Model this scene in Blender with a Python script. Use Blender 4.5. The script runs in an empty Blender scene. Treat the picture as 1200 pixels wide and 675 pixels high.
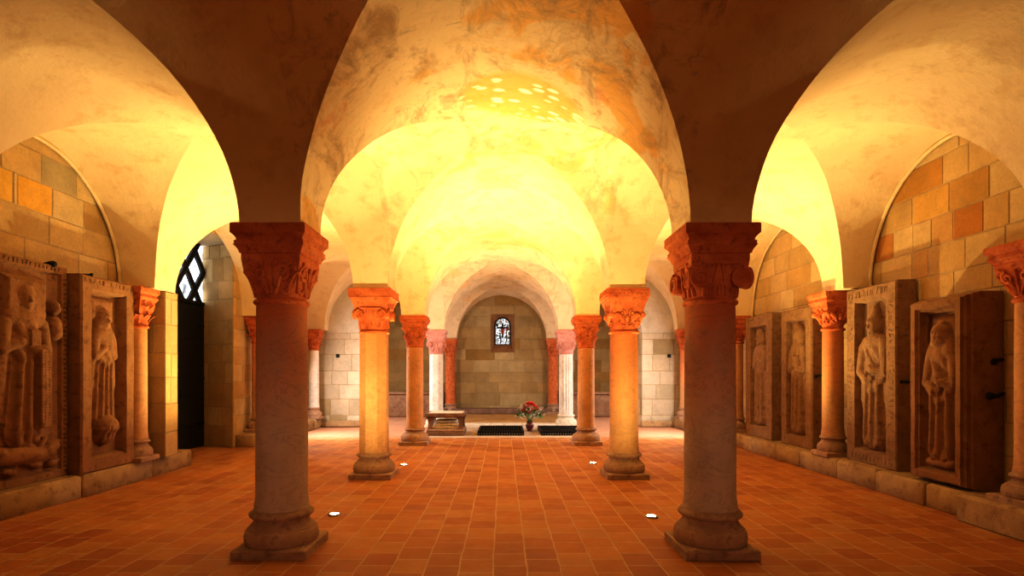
import bpy, bmesh, math, random
import numpy as np
from mathutils import Vector, Matrix, noise
R = random.Random(7)
PI = math.pi
scn = bpy.context.scene
C = scn.collection

# ------------------------------------------------------------------ measures
EYE = 1.39
SPR = 2.52                 # springing of the vaults = top of the imposts
RISE = 1.46
PH = 0.23                  # half side of the pillar above an impost
CX = 1.70                  # arcade axis
ROWS = [-2.4, 1.0, 4.41, 7.556, 11.02, 14.54, 18.35]
XW_L, XW_R = -5.02, 4.92   # wall faces
AX0, AX1 = CX + PH, 4.55   # clear width of the aisle bays
CAMX = 0.06

# ------------------------------------------------------------------ materials
class NT:
    def __init__(s, name):
        s.m = bpy.data.materials.new(name); s.m.use_nodes = True
        s.t = s.m.node_tree; s.b = s.t.nodes['Principled BSDF']
        s.co = s.n('ShaderNodeTexCoord').outputs['Object']
    def n(s, kind, **kw):
        nd = s.t.nodes.new(kind)
        for k, v in kw.items(): setattr(nd, k, v)
        return nd
    def link(s, a, b): s.t.links.new(a, b)
    def put(s, sock, v):
        if hasattr(v, 'is_linked') or isinstance(v, bpy.types.NodeSocket): s.link(v, sock)
        else: sock.default_value = (*v, 1) if (isinstance(v, tuple) and len(v) == 3 and sock.type == 'RGBA') else v
    def mapping(s, scale=(1, 1, 1), loc=(0, 0, 0), rot=(0, 0, 0), src=None):
        m = s.n('ShaderNodeMapping'); s.link(src or s.co, m.inputs['Vector'])
        m.inputs['Scale'].default_value = scale; m.inputs['Location'].default_value = loc; m.inputs['Rotation'].default_value = rot
        return m.outputs['Vector']
    def noise(s, scale=5, detail=6, rough=.6, vec=None, dist=0):
        n = s.n('ShaderNodeTexNoise'); s.link(vec or s.co, n.inputs['Vector'])
        n.inputs['Scale'].default_value = scale; n.inputs['Detail'].default_value = detail
        n.inputs['Roughness'].default_value = rough; n.inputs['Distortion'].default_value = dist
        return n.outputs['Fac']
    def ramp(s, fac, stops, interp='LINEAR'):
        r = s.n('ShaderNodeValToRGB'); s.link(fac, r.inputs['Fac']); cr = r.color_ramp; cr.interpolation = interp
        while len(cr.elements) < len(stops): cr.elements.new(.5)
        for e, (p, c) in zip(cr.elements, stops):
            e.position = p; e.color = (*c, 1) if isinstance(c, tuple) else (c, c, c, 1)
        return r.outputs['Color']
    def mix(s, fac, a, b, mode='MIX'):
        m = s.n('ShaderNodeMix', data_type='RGBA', blend_type=mode)
        s.put(m.inputs[0], fac); s.put(m.inputs[6], a); s.put(m.inputs[7], b)
        return m.outputs[2]
    def math(s, op, a, b=0.0, c=0.0):
        m = s.n('ShaderNodeMath', operation=op)
        s.put(m.inputs[0], a); s.put(m.inputs[1], b); s.put(m.inputs[2], c)
        return m.outputs[0]
    def sep(s, src=None):
        x = s.n('ShaderNodeSeparateXYZ'); s.link(src or s.co, x.inputs[0]); return x.outputs
    def bump(s, h, strength=.3, dist=.02, prev=None):
        b = s.n('ShaderNodeBump'); b.inputs['Strength'].default_value = strength; b.inputs['Distance'].default_value = dist
        s.link(h, b.inputs['Height'])
        if prev: s.link(prev, b.inputs['Normal'])
        return b.outputs['Normal']
    def done(s, col, rough=.8, normal=None, spec=.3, **kw):
        s.put(s.b.inputs['Base Color'], col); s.put(s.b.inputs['Roughness'], rough)
        s.b.inputs['Specular IOR Level'].default_value = spec
        if normal: s.link(normal, s.b.inputs['Normal'])
        for k, v in kw.items(): s.put(s.b.inputs[k], v)
        return s.m

def stone(name, c1, c2, c3=None, scale=4, bump=.35, rough=.85, fine=60, spec=.2):
    t = NT(name)
    big = t.noise(scale, 5, .6); sm = t.noise(fine, 4, .6)
    col = t.ramp(big, [(.3, c1), (.68, c2)])
    if c3: col = t.mix(t.ramp(t.noise(scale * 2.3, 6, .7), [(.52, 0.0), (.68, 1.0)]), col, c3)
    col = t.mix(.35, col, t.ramp(sm, [(.3, .55), (.7, 1.0)]), 'MULTIPLY')
    nb = t.bump(sm, bump, .006); nb = t.bump(big, bump, .02, nb)
    return t.done(col, rough, nb, spec)

def mat_plaster(name, fresco=False):
    t = NT(name)
    big = t.noise(.9, 6, .62); mid = t.noise(4.5, 8, .7); fine = t.noise(38, 5, .65)
    col = t.ramp(big, [(.3, (.76, .59, .38)), (.55, (.82, .66, .44)), (.75, (.86, .71, .50))])
    blot = t.ramp(mid, [(.52, 0.0), (.72, .55)])
    col = t.mix(blot, col, (.60, .38, .17))
    if fresco:
        x, y, z = t.sep()
        # faded paint: ochre fields, streaks that follow the barrel and grey scuffs, strongest in the first lit bay
        sv = t.mapping((1.0, .55, 1.0), rot=(0, 0, .25))
        st = t.noise(3.2, 9, .72, sv, .8)
        och = t.ramp(t.noise(1.15, 5, .55, t.mapping((1, 1, 1), (7.3, 2.1, 0)), .5), [(.585, 0.0), (.63, .7)])
        near = t.n('ShaderNodeMapRange'); t.link(y, near.inputs[0])
        near.inputs[1].default_value = 5.4; near.inputs[2].default_value = 7.2; near.inputs[3].default_value = 1; near.inputs[4].default_value = .45
        nearv = near.outputs[0]
        col = t.mix(t.math('MULTIPLY', och, nearv), col, (.80, .44, .10))
        scuff = t.ramp(st, [(.49, 0.0), (.64, .95)])
        col = t.mix(t.math('MULTIPLY', scuff, nearv), col, (.50, .34, .20))
        grey = t.ramp(t.noise(5.5, 10, .78, t.mapping((.6, 2.2, .6), (1.3, .2, .7)), 1.2), [(.56, 0.0), (.66, .7)])
        col = t.mix(t.math('MULTIPLY', grey, nearv), col, (.40, .33, .26))
        red = t.ramp(t.noise(2.1, 6, .6, t.mapping((1, 1, 1), (3.7, 9.1, 1.2)), .4), [(.62, 0.0), (.68, .6)])
        col = t.mix(t.math('MULTIPLY', red, nearv), col, (.70, .30, .13))
        # pale flecks in a yellow-brown field near the crown
        vo = t.n('ShaderNodeTexVoronoi'); t.link(t.mapping((3.0, 6.0, 1), rot=(0, 0, .35), src=t.mapping((1, 1, 1), (.3, .1, 0))), vo.inputs['Vector']); vo.inputs['Scale'].default_value = 1.9
        fl = t.ramp(vo.outputs['Distance'], [(.26, 1.0), (.36, 0.0)])
        dx = t.math('POWER', t.math('DIVIDE', t.math('SUBTRACT', x, .22), .62), 2); dy = t.math('POWER', t.math('DIVIDE', t.math('SUBTRACT', y, 5.15), .45), 2)
        reg = t.ramp(t.math('ADD', dx, dy), [(.6, 1.0), (1.0, 0.0)])
        col = t.mix(t.math('MULTIPLY', reg, .8), col, (.66, .50, .16))
        col = t.mix(t.math('MULTIPLY', fl, reg), col, (.98, .93, .80))
    crack = t.n('ShaderNodeTexVoronoi', feature='DISTANCE_TO_EDGE')
    t.link(t.mapping((.8, .8, .8)), crack.inputs['Vector']); crack.inputs['Scale'].default_value = 1.1
    nb = t.bump(fine, .22, .006); nb = t.bump(mid, .5, .02, nb); nb = t.bump(big, .5, .06, nb)
    return t.done(col, .9, nb, .15)

def mat_ashlar(name):
    t = NT(name)
    a = t.n('ShaderNodeVertexColor', layer_name='Col').outputs['Color']
    big = t.noise(2.4, 7, .65); fine = t.noise(30, 6, .68)
    col = t.mix(.45, a, t.ramp(big, [(.3, .55), (.7, 1.1)]), 'MULTIPLY')
    col = t.mix(t.ramp(t.noise(6, 8, .7), [(.55, 0.0), (.75, .45)]), col, (.42, .30, .17))
    col = t.mix(.3, col, t.ramp(fine, [(.3, .5), (.7, 1.0)]), 'MULTIPLY')
    nb = t.bump(fine, .4, .008); nb = t.bump(big, .5, .03, nb)
    return t.done(col, .88, nb, .15)

def mat_floor():
    t = NT('terracotta tile floor')
    jit = t.n('ShaderNodeTexNoise'); t.link(t.co, jit.inputs['Vector']); jit.inputs['Scale'].default_value = 2.2
    off = t.n('ShaderNodeVectorMath', operation='MULTIPLY_ADD')
    t.link(jit.outputs['Color'], off.inputs[0]); off.inputs[1].default_value = (.03, .03, 0); t.link(t.co, off.inputs[2])
    vec = t.mapping((1, 1, 1), (.06, 0, 0), (0, 0, PI / 2), off.outputs[0])
    b = t.n('ShaderNodeTexBrick'); t.link(vec, b.inputs['Vector']); b.offset = .5
    b.inputs['Scale'].default_value = 1; b.inputs['Brick Width'].default_value = .275; b.inputs['Row Height'].default_value = .243
    b.inputs['Mortar Size'].default_value = .0075; b.inputs['Mortar Smooth'].default_value = .4; b.inputs['Bias'].default_value = .0
    b.inputs['Color1'].default_value = (.0, .0, .0, 1); b.inputs['Color2'].default_value = (1, 1, 1, 1); b.inputs['Mortar'].default_value = (.5, .5, .5, 1)
    tile = t.ramp(b.outputs['Color'], [(0, (.42, .15, .03)), (.3, (.49, .195, .04)), (.6, (.55, .235, .05)), (.85, (.54, .27, .08)), (1, (.44, .15, .035))])
    wear = t.noise(1.3, 8, .7); dirt = t.noise(14, 8, .75)
    col = t.mix(.5, tile, t.ramp(wear, [(.3, (.62, .55, .5)), (.7, (1.1, 1.05, 1.0))]), 'MULTIPLY')
    col = t.mix(t.ramp(dirt, [(.58, 0.0), (.74, .55)]), col, (.30, .13, .06))
    mort = t.mix(t.noise(3, 4, .6), (.72, .50, .30), (.46, .26, .13))
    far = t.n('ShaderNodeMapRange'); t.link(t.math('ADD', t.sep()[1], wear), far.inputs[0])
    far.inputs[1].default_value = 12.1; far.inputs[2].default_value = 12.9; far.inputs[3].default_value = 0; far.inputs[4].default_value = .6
    col = t.mix(far.outputs[0], col, (.66, .42, .32))  # tile colour pales to pink at the back: painted-in light of day
    col = t.mix(b.outputs['Fac'], col, mort)
    h = t.math('SUBTRACT', t.math('MULTIPLY', dirt, .25), b.outputs['Fac'])
    hh = t.mix(.5, tile, b.outputs['Color'])
    nb = t.bump(h, .55, .005); nb = t.bump(b.outputs['Color'], .25, .004, nb); nb = t.bump(wear, .35, .03, nb)
    rough = t.ramp(t.noise(6, 6, .7), [(.3, .38), (.75, .68)])
    return t.done(col, rough, nb, .4)

def mat_shaft(name, top, low, zfade=(1.1, 1.75), scale=3):
    t = NT(name)
    x, y, z = t.sep()
    n1 = t.noise(scale, 7, .68, t.mapping((1, 1, .6)), .4); fine = t.noise(45, 5, .65)
    mr = t.n('ShaderNodeMapRange'); t.link(t.math('ADD', z, t.math('MULTIPLY', n1, 1.1)), mr.inputs[0])
    mr.inputs[1].default_value = zfade[0] + .4; mr.inputs[2].default_value = zfade[1] + .7
    col = t.mix(mr.outputs[0], low, top)
    col = t.mix(.6, col, t.ramp(n1, [(.3, .55), (.72, 1.15)]), 'MULTIPLY')
    vein = t.ramp(t.noise(2.2, 9, .7, t.mapping((1, 1, 2.2), rot=(.35, .2, 0)), 1.2), [(.485, 0.0), (.5, .7), (.515, 0.0)])
    col = t.mix(t.math('MULTIPLY', vein, .5), col, (.12, .07, .05))
    nb = t.bump(fine, .25, .004); nb = t.bump(n1, .3, .02, nb)
    return t.done(col, .72, nb, .3)

def plain(name, c, rough=.5, metal=0, spec=.4, nscale=0, emit=None, estr=0):
    t = NT(name)
    col = t.ramp(t.noise(nscale or 12, 4, .6), [(.25, tuple(v * .7 for v in c)), (.75, tuple(min(1, v * 1.15) for v in c))])
    m = t.done(col, rough, None, spec)
    t.b.inputs['Metallic'].default_value = metal
    if emit:
        t.b.inputs['Emission Color'].default_value = (*emit, 1); t.b.inputs['Emission Strength'].default_value = estr
    return m

M = dict(
    plaster=mat_plaster('aged lime plaster'),
    fresco=mat_plaster('plaster with worn painting', True),
    ashlar=mat_ashlar('ashlar masonry'),
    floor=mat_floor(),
    red=stone('red sandstone', (.56, .15, .05), (.74, .27, .10), (.40, .10, .04), 6, .45),
    pink=stone('pink sandstone', (.66, .33, .27), (.78, .46, .38), (.55, .25, .2), 6, .4),
    base=stone('brown sandstone', (.40, .25, .16), (.56, .38, .26), (.30, .18, .12), 5, .5),
    pale=stone('pale limestone', (.66, .58, .48), (.82, .74, .64), (.5, .42, .33), 4, .4),
    kerb=stone('kerb sandstone', (.42, .28, .15), (.54, .38, .21), (.30, .18, .09), 3, .7),
    slab=stone('carved sandstone', (.32, .165, .072), (.43, .235, .11), (.23, .11, .045), 5, .55),
    slabgrey=stone('weathered sandstone', (.31, .18, .092), (.42, .255, .135), (.22, .12, .062), 7, .6),
    incis=stone('incised lettering', (.10, .05, .025), (.16, .09, .04), None, 10, .2),
    shaft_a=mat_shaft('red and grey column stone', (.56, .19, .07), (.60, .47, .38)),
    shaft_b=mat_shaft('ochre column stone', (.66, .32, .12), (.68, .40, .20), (1.3, 1.9)),
    shaft_c=mat_shaft('ochre streaked column stone', (.66, .25, .09), (.66, .40, .2), (.7, 1.6)),
    shaft_w=mat_shaft('pale column stone', (.84, .76, .68), (.80, .74, .68), (1.3, 1.9)),
    iron=plain('dark iron', (.03, .028, .026), .55, .6),
    door=plain('blackened door plates', (.018, .017, .016), .42, .3, .5, 3),
    steel=plain('worn steel', (.45, .42, .38), .35, .9),
    lens=plain('lit spotlight lens', (.9, .85, .7), .2, 0, .5, 0, (1, .82, .5), 60),
    vase=plain('dark red vase glaze', (.12, .025, .02), .25, 0, .6),
    rose=plain('red petals', (1, .13, .08), .6, 0, .3, 30),
    coral=plain('coral petals', (1, .36, .26), .6, 0, .3, 30),
    leaf=plain('green leaves', (.14, .26, .08), .6, 0, .3, 20),
    gyp=plain('small white blossom', (.80, .80, .70), .7, 0, .3, 20),
    dark=plain('dark recess', (.02, .015, .012), .9),
    oak=stone('dark brown stone', (.20, .12, .08), (.32, .20, .14), None, 6, .4),
)
# lit glass of the two windows
def mat_glass(name, strength, scale, stops):
    t = NT(name)
    v = t.n('ShaderNodeTexVoronoi'); t.link(t.co, v.inputs['Vector']); v.inputs['Scale'].default_value = scale
    col = t.ramp(t.sep(v.outputs['Color'])[0], stops, 'CONSTANT')
    sw = t.ramp(t.noise(scale * .35, 4, .6, None, 1.5), [(.35, .25), (.55, 1.0)])
    col = t.mix(.7, col, sw, 'MULTIPLY')
    e = t.n('ShaderNodeVoronoiEdge') if False else t.n('ShaderNodeTexVoronoi', feature='DISTANCE_TO_EDGE')
    t.link(t.co, e.inputs['Vector']); e.inputs['Scale'].default_value = scale
    col = t.mix(t.ramp(e.outputs['Distance'], [(.03, 0.0), (.07, 1.0)]), (.01, .01, .01), col)
    m = t.done((.05, .05, .05), .2, None, .5)
    t.link(col, t.b.inputs['Emission Color']); t.b.inputs['Emission Strength'].default_value = strength
    return m
M['stain'] = mat_glass('stained glass', 1.3, 17, [(0, (.9, .95, 1)), (.3, (.35, .38, .40)), (.45, (1, .98, .9)), (.62, (.10, .12, .14)), (.72, (.75, .8, .85)), (.88, (.4, .28, .15)), (.94, (.8, .85, .9))])
M['stainred'] = plain('red glass', (.2, .02, .015), .2, 0, .5, 0, (.30, .03, .02), .5)
M['lead'] = plain('lead came', (.02, .02, .02), .6)
def mat_daylight():
    t = NT('daylit old glass')
    sw = t.ramp(t.noise(2.6, 5, .55, None, 1.2), [(.34, .12), (.5, .75), (.6, 1.6)])
    m = t.done((.05, .05, .06), .15, None, .5)
    col = t.mix(1.0, sw, (.86, .93, 1.0), 'MULTIPLY')
    t.link(col, t.b.inputs['Emission Color']); t.b.inputs['Emission Strength'].default_value = 2.2
    return m
M['day'] = mat_daylight()

# ------------------------------------------------------------------ mesh helpers
class MB:
    def __init__(s): s.v = []; s.f = []; s.c = []
    def quad(s, a, b, c, d, col=(1, 1, 1)):
        i = len(s.v); s.v += [tuple(a), tuple(b), tuple(c), tuple(d)]; s.f.append((i, i + 1, i + 2, i + 3)); s.c.append(col)
    def face(s, pts, col=(1, 1, 1)):
        i = len(s.v); s.v += [tuple(p) for p in pts]; s.f.append(tuple(range(i, i + len(pts)))); s.c.append(col)
    def grid(s, rows, closed=False, col=(1, 1, 1)):
        i0 = len(s.v); n = len(rows[0])
        for r in rows: s.v += [tuple(p) for p in r]
        for a in range(len(rows) - 1):
            for b in range(n if closed else n - 1):
                b2 = (b + 1) % n
                s.f.append((i0 + a * n + b, i0 + a * n + b2, i0 + (a + 1) * n + b2, i0 + (a + 1) * n + b)); s.c.append(col)
        return i0
    def cap(s, ring, col=(1, 1, 1)): s.face(ring, col)
    def box(s, x0, y0, z0, x1, y1, z1, bev=0.0, col=(1, 1, 1)):
        bv = min(bev, (x1 - x0) * .45, (y1 - y0) * .45, (z1 - z0) * .45)
        if bv <= 0:
            p = lambda i, j, k: ((x0, x1)[i], (y0, y1)[j], (z0, z1)[k])
            for q in [((0,0,0),(0,1,0),(1,1,0),(1,0,0)), ((0,0,1),(1,0,1),(1,1,1),(0,1,1)), ((0,0,0),(1,0,0),(1,0,1),(0,0,1)),
                      ((1,0,0),(1,1,0),(1,1,1),(1,0,1)), ((1,1,0),(0,1,0),(0,1,1),(1,1,1)), ((0,1,0),(0,0,0),(0,0,1),(0,1,1))]:
                s.quad(*[p(*k) for k in q], col=col)
            return
        def ring(z, d): # octagon-ish rectangle with cut corners
            a0, a1, b0, b1 = x0 + d, x1 - d, y0 + d, y1 - d; k = bv * .6
            return [(a0 + k, b0, z), (a1 - k, b0, z), (a1, b0 + k, z), (a1, b1 - k, z), (a1 - k, b1, z), (a0 + k, b1, z), (a0, b1 - k, z), (a0, b0 + k, z)]
        rs = [ring(z0, bv), ring(z0 + bv, 0), ring(z1 - bv, 0), ring(z1, bv)]
        s.grid(rs, True, col); s.cap(rs[0][::-1], col); s.cap(rs[-1], col)
    def lathe(s, prof, n=40, cx=0, cy=0, caps=True, a0=0):
        rows = [[(cx + r * math.cos(a0 + 2 * PI * k / n), cy + r * math.sin(a0 + 2 * PI * k / n), z) for k in range(n)] for z, r in prof]
        s.grid(rows, True)
        if caps: s.cap(rows[0][::-1]); s.cap(rows[-1])
    def tube(s, pts, rad, n=8, caps=True):
        pts = [Vector(p) for p in pts]; m = len(pts)
        rr = rad if isinstance(rad, (list, tuple)) else [rad] * m
        rows = []; up = None
        for i, p in enumerate(pts):
            d = (pts[min(i + 1, m - 1)] - pts[max(i - 1, 0)])
            if d.length < 1e-9: d = Vector((0, 0, 1))
            d.normalize()
            if up is None: up = d.orthogonal().normalized()
            up = (up - d * up.dot(d)); up = up.normalized() if up.length > 1e-6 else d.orthogonal().normalized()
            w = d.cross(up)
            rows.append([tuple(p + (up * math.cos(2 * PI * k / n) + w * math.sin(2 * PI * k / n)) * rr[i]) for k in range(n)])
        s.grid(rows, True)
        if caps: s.cap(rows[0][::-1]); s.cap(rows[-1])
    def ball(s, c, r, n=10, m=7, sc=(1, 1, 1)):
        rows = []
        for j in range(m + 1):
            t = PI * j / m; q = max(math.sin(t), 1e-3)
            rows.append([(c[0] + r * sc[0] * q * math.cos(2 * PI * k / n), c[1] + r * sc[1] * q * math.sin(2 * PI * k / n), c[2] - r * sc[2] * math.cos(t)) for k in range(n)])
        s.grid(rows, True)
    def build(s, name, mat, parent=None, smooth=35, weld=False, color=False):
        me = bpy.data.meshes.new(name); me.from_pydata(s.v, [], s.f); me.update()
        if color:
            ca = me.color_attributes.new('Col', 'FLOAT_COLOR', 'CORNER'); arr = []
            for f, c in zip(s.f, s.c): arr += [c[0], c[1], c[2], 1.0] * len(f)
            ca.data.foreach_set('color', arr)
        if weld:
            bm = bmesh.new(); bm.from_mesh(me); bmesh.ops.remove_doubles(bm, verts=bm.verts, dist=1e-4)
            bmesh.ops.recalc_face_normals(bm, faces=bm.faces); bm.to_mesh(me); bm.free()
        if smooth:
            me.shade_smooth(); me.set_sharp_from_angle(angle=math.radians(smooth))
        me.materials.append(mat)
        o = bpy.data.objects.new(name, me); C.objects.link(o)
        if parent: o.parent = parent
        return o
def struct(o): o['kind'] = 'structure'; return o
def tag(o, label, cat, group=None, kind=None):
    o['label'] = label; o['category'] = cat
    if group: o['group'] = group
    if kind: o['kind'] = kind
    return o
def empty(name, loc, rz=0, label=None, cat=None, group=None):
    o = bpy.data.objects.new(name, None); C.objects.link(o); o.location = loc; o.rotation_euler = (0, 0, rz); o.empty_display_size = .2
    if label: tag(o, label, cat, group)
    return o

# ------------------------------------------------------------------ floor
def floor():
    mb = MB(); xs = np.linspace(-6.4, 5.4, 30); ys = np.linspace(-3.2, 18.6, 50)
    mb.grid([[(x, y, 0.010 * (noise.noise(Vector((x * .8, y * .8, 0))))-.006) for x in xs] for y in ys])
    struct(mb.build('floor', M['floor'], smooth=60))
floor()

def pal_beige(s, t): 
    k = R.uniform(.88, 1.04); w = R.random()
    c = (.68, .48, .24) if w < .6 else ((.72, .54, .30) if w < .88 else (.62, .41, .18))
    return tuple(v * k for v in c)
def pal_pale(s, t):
    k = R.uniform(.86, 1.05); w = R.random()
    c = (.70, .60, .45) if w < .65 else ((.64, .54, .38) if w < .9 else (.52, .41, .24))
    return tuple(v * k for v in c)
def pal_apse(s, t):
    k = R.uniform(.85, 1.05); w = R.random()
    c = (.48, .34, .16) if w < .6 else ((.53, .40, .21) if w < .85 else (.42, .26, .09))
    return tuple(v * k for v in c)

def clip_rects(rects, holes):
    for h in holes:
        out = []
        for (a0, a1, b0, b1) in rects:
            if a1 <= h[0] or a0 >= h[1] or b1 <= h[2] or b0 >= h[3]: out.append((a0, a1, b0, b1)); continue
            if a0 < h[0]: out.append((a0, h[0], b0, b1))
            if a1 > h[1]: out.append((h[1], a1, b0, b1))
            m0, m1 = max(a0, h[0]), min(a1, h[1])
            if b0 < h[2]: out.append((m0, m1, b0, h[2]))
            if b1 > h[3]: out.append((m0, m1, h[3], b1))
        rects = out
    return [r for r in rects if r[1] - r[0] > .012 and r[3] - r[2] > .012]

def ashlar(O, es, n, s0, s1, t0, t1, courses, pal, holes=(), special=None, lmin=.42, lmax=.85, mb=None, mortar=(.55, .41, .24)):
    """Coursed blocks with chamfered joints standing on a mortar bed."""
    mb = mb or MB(); O = Vector(O); es = Vector(es); n = Vector(n); up = Vector((0, 0, 1))
    P = lambda s, t, d: O + es * s + up * t + n * d
    t = t0; ci = 0; hs = list(courses)
    while t < t1 - .02:
        h = min(hs[ci % len(hs)], t1 - t); ci += 1
        s = s0 - R.uniform(0, lmax * .6); cuts = []
        if special:
            fixed = sorted([q for q in special if abs((q[2] + q[3]) / 2 - (t + h / 2)) < h * .4])
        else: fixed = []
        spans = []; cur = s0
        for q in fixed: spans.append((cur, q[0], None)); spans.append((q[0], q[1], q[4])); cur = q[1]
        spans.append((cur, s1, None))
        for (a, b, colr) in spans:
            if b - a < .01: continue
            if colr: blocks = [(a, b, colr)]
            else:
                blocks = []; x = a; first = True
                while x < b - .01:
                    L = R.uniform(lmin, lmax) * (R.uniform(.4, 1) if first else 1); first = False
                    x2 = min(x + L, b)
                    if b - x2 < .15: x2 = b
                    blocks.append((x, x2, None)); x = x2
            for (x, x2, cc) in blocks:
                col = cc or pal(x, t)
                for r in clip_rects([(x, x2, t, t + h)], holes):
                    g, bv = .004, .007; dd = R.uniform(.0, .006)
                    a0, a1, b0, b1 = r[0] + g, r[1] - g, r[2] + g, r[3] - g
                    if a1 - a0 < .03 or b1 - b0 < .03: continue
                    wob = [R.uniform(-.003, .003) for _ in range(4)]
                    o_ = [P(a0, b0, -.010), P(a1, b0, -.010), P(a1, b1, -.010), P(a0, b1, -.010)]
                    i_ = [P(a0 + bv, b0 + bv + wob[0], dd - .006), P(a1 - bv, b0 + bv + wob[1], dd - .006), P(a1 - bv, b1 - bv + wob[2], dd - .006), P(a0 + bv, b1 - bv + wob[3], dd - .006)]
                    mb.quad(*i_, col=col)
                    for k in range(4): mb.quad(o_[k], o_[(k + 1) % 4], i_[(k + 1) % 4], i_[k], col=tuple(v * .9 for v in col))
        t += h
    for r in clip_rects([(s0, s1, t0, t1)], holes):
        mb.quad(P(r[0], r[2], -.008), P(r[1], r[2], -.008), P(r[1], r[3], -.008), P(r[0], r[3], -.008), col=mortar)
    return mb

CRS = [.325, .31, .335, .325]
# right wall: the orange blocks sit in the tympanum of the first lit bay
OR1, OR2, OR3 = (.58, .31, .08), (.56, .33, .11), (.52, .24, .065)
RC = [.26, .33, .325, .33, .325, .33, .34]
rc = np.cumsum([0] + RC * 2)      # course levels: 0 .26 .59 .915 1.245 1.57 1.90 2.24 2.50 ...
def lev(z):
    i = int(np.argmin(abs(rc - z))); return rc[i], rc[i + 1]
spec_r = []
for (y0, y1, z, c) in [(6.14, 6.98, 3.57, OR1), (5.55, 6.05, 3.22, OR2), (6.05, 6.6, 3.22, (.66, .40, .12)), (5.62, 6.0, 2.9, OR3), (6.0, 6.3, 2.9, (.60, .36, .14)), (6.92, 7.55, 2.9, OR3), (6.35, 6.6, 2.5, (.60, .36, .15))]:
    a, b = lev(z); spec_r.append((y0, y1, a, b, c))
mb = ashlar((XW_R, 0, 0), (0, 1, 0), (-1, 0, 0), -3, 18.5, 0, 4.4, RC, pal_beige, special=spec_r)
struct(mb.build('wall_right', M['ashlar'], smooth=0, color=True))
# left wall with the tall recess of the side door
DY0, DY1, DZ = 8.55, 10.42, 3.85
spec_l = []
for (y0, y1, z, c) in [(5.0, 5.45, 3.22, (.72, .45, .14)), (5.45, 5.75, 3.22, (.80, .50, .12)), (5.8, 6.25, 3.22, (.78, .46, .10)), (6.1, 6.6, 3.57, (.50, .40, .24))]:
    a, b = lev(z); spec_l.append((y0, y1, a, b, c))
mb = ashlar((XW_L, 0, 0), (0, 1, 0), (1, 0, 0), -3, 18.5, 0, 4.4, RC, pal_beige, holes=[(DY0, DY1, -.1, DZ)], special=spec_l)
struct(mb.build('wall_left', M['ashlar'], smooth=0, color=True))
# reveals of the door recess
DX = -5.74
mb = MB()
for (ya, yb) in ((DY0, 9.05), (DY1, 10.85)):
    O = Vector((XW_L, ya, 0)); d = Vector((DX - .3 - XW_L, yb - ya, 0)); L = d.length; d.normalize()
    nn = Vector((-d.y, d.x, 0)); nn = nn if (nn.y > 0) == (ya < 9.5) else -nn
    ashlar(O, d, nn, 0, L, 0, DZ, [.4, .35, .45], pal_beige, mb=mb, lmin=.25, lmax=.5)
mb.quad((XW_L, DY0, DZ), (XW_L, DY1, DZ), (DX - .3, 10.85, DZ), (DX - .3, 9.05, DZ), col=(.6, .5, .36))
struct(mb.build('trim_1', M['ashlar'], smooth=0, color=True))

# end wall of the chancel with the glazed opening
WX0, WX1, WZ0, WZ1 = -.36, .42, 2.10, 3.36
AY = 18.35
mb = ashlar((0, AY, 0), (1, 0, 0), (0, -1, 0), -5.1, 5.0, 0, 4.4, [.34, .4, .36], pal_apse, holes=[(WX0, WX1, WZ0, WZ1)], lmin=.5, lmax=1.0, mortar=(.42, .31, .15))
struct(mb.build('wall_back', M['ashlar'], smooth=0, color=True))
# wall behind the camera
mb = ashlar((0, -2.9, 0), (1, 0, 0), (0, 1, 0), -5.1, 5.0, 0, 4.4, CRS, pal_beige)
struct(mb.build('wall_front', M['ashlar'], smooth=0, color=True))

# rear walls of the aisles: ashlar beside a round-headed opening
def rear_wall(sg, name):
    YF, YB = 14.60, 15.0
    x_out = (XW_L if sg < 0 else XW_R); xa, xb = 3.70, CX + .2
    mb = MB()
    if sg < 0: ashlar((0, YF, 0), (1, 0, 0), (0, -1, 0), x_out, -xa, .0, SPR - .05, [.30, .42, .38, .36, .44, .40], pal_pale, mb=mb, lmin=.35, lmax=.75)
    else: ashlar((0, YF, 0), (1, 0, 0), (0, -1, 0), xa, x_out, .0, SPR - .05, [.30, .42, .38, .36, .44, .40], pal_pale, mb=mb, lmin=.35, lmax=.75)
    ashlar((sg * xa, YF, 0), (0, 1, 0), (-sg, 0, 0), 0, YB - YF, 0, SPR - .05, [.30, .42, .38, .36, .44, .40], pal_pale, mb=mb, lmin=.3, lmax=.5)
    col = (.72, .64, .52)
    # masonry above the springing, arch cut out
    c = (xa + xb) / 2; r = (xa - xb) / 2; z0 = SPR - .05; N = 24
    arc = [(c + r * math.cos(PI * k / N), z0 + r * math.sin(PI * k / N)) for k in range(N + 1)]
    for Y in (YF - .004, YB):
        for k in range(N):
            (x1, z1), (x2, z2) = arc[k], arc[k + 1]
            mb.quad((sg * x1, Y, z1), (sg * x2, Y, z2), (sg * x2, Y, 4.3), (sg * x1, Y, 4.3), col=col)
        mb.quad((sg * xa, Y, z0), (sg * abs(x_out), Y, z0), (sg * abs(x_out), Y, 4.3), (sg * xa, Y, 4.3), col=col)
        mb.quad((sg * xb, Y, z0), (sg * (xb - .25), Y, z0), (sg * (xb - .25), Y, 4.3), (sg * xb, Y, 4.3), col=col) if False else None
    for k in range(N):
        (x1, z1), (x2, z2) = arc[k], arc[k + 1]
        mb.quad((sg * x1, YF, z1), (sg * x2, YF, z2), (sg * x2, YB, z2), (sg * x1, YB, z1), col=col)
    mb.quad((sg * xa, YB, 0), (sg * abs(x_out), YB, 0), (sg * abs(x_out), YB, z0), (sg * xa, YB, z0), col=(.5, .42, .3))
    struct(mb.build(name, M['ashlar'], smooth=0, color=True))
rear_wall(-1, 'wall_back_left'); rear_wall(1, 'wall_back_right')
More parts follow.
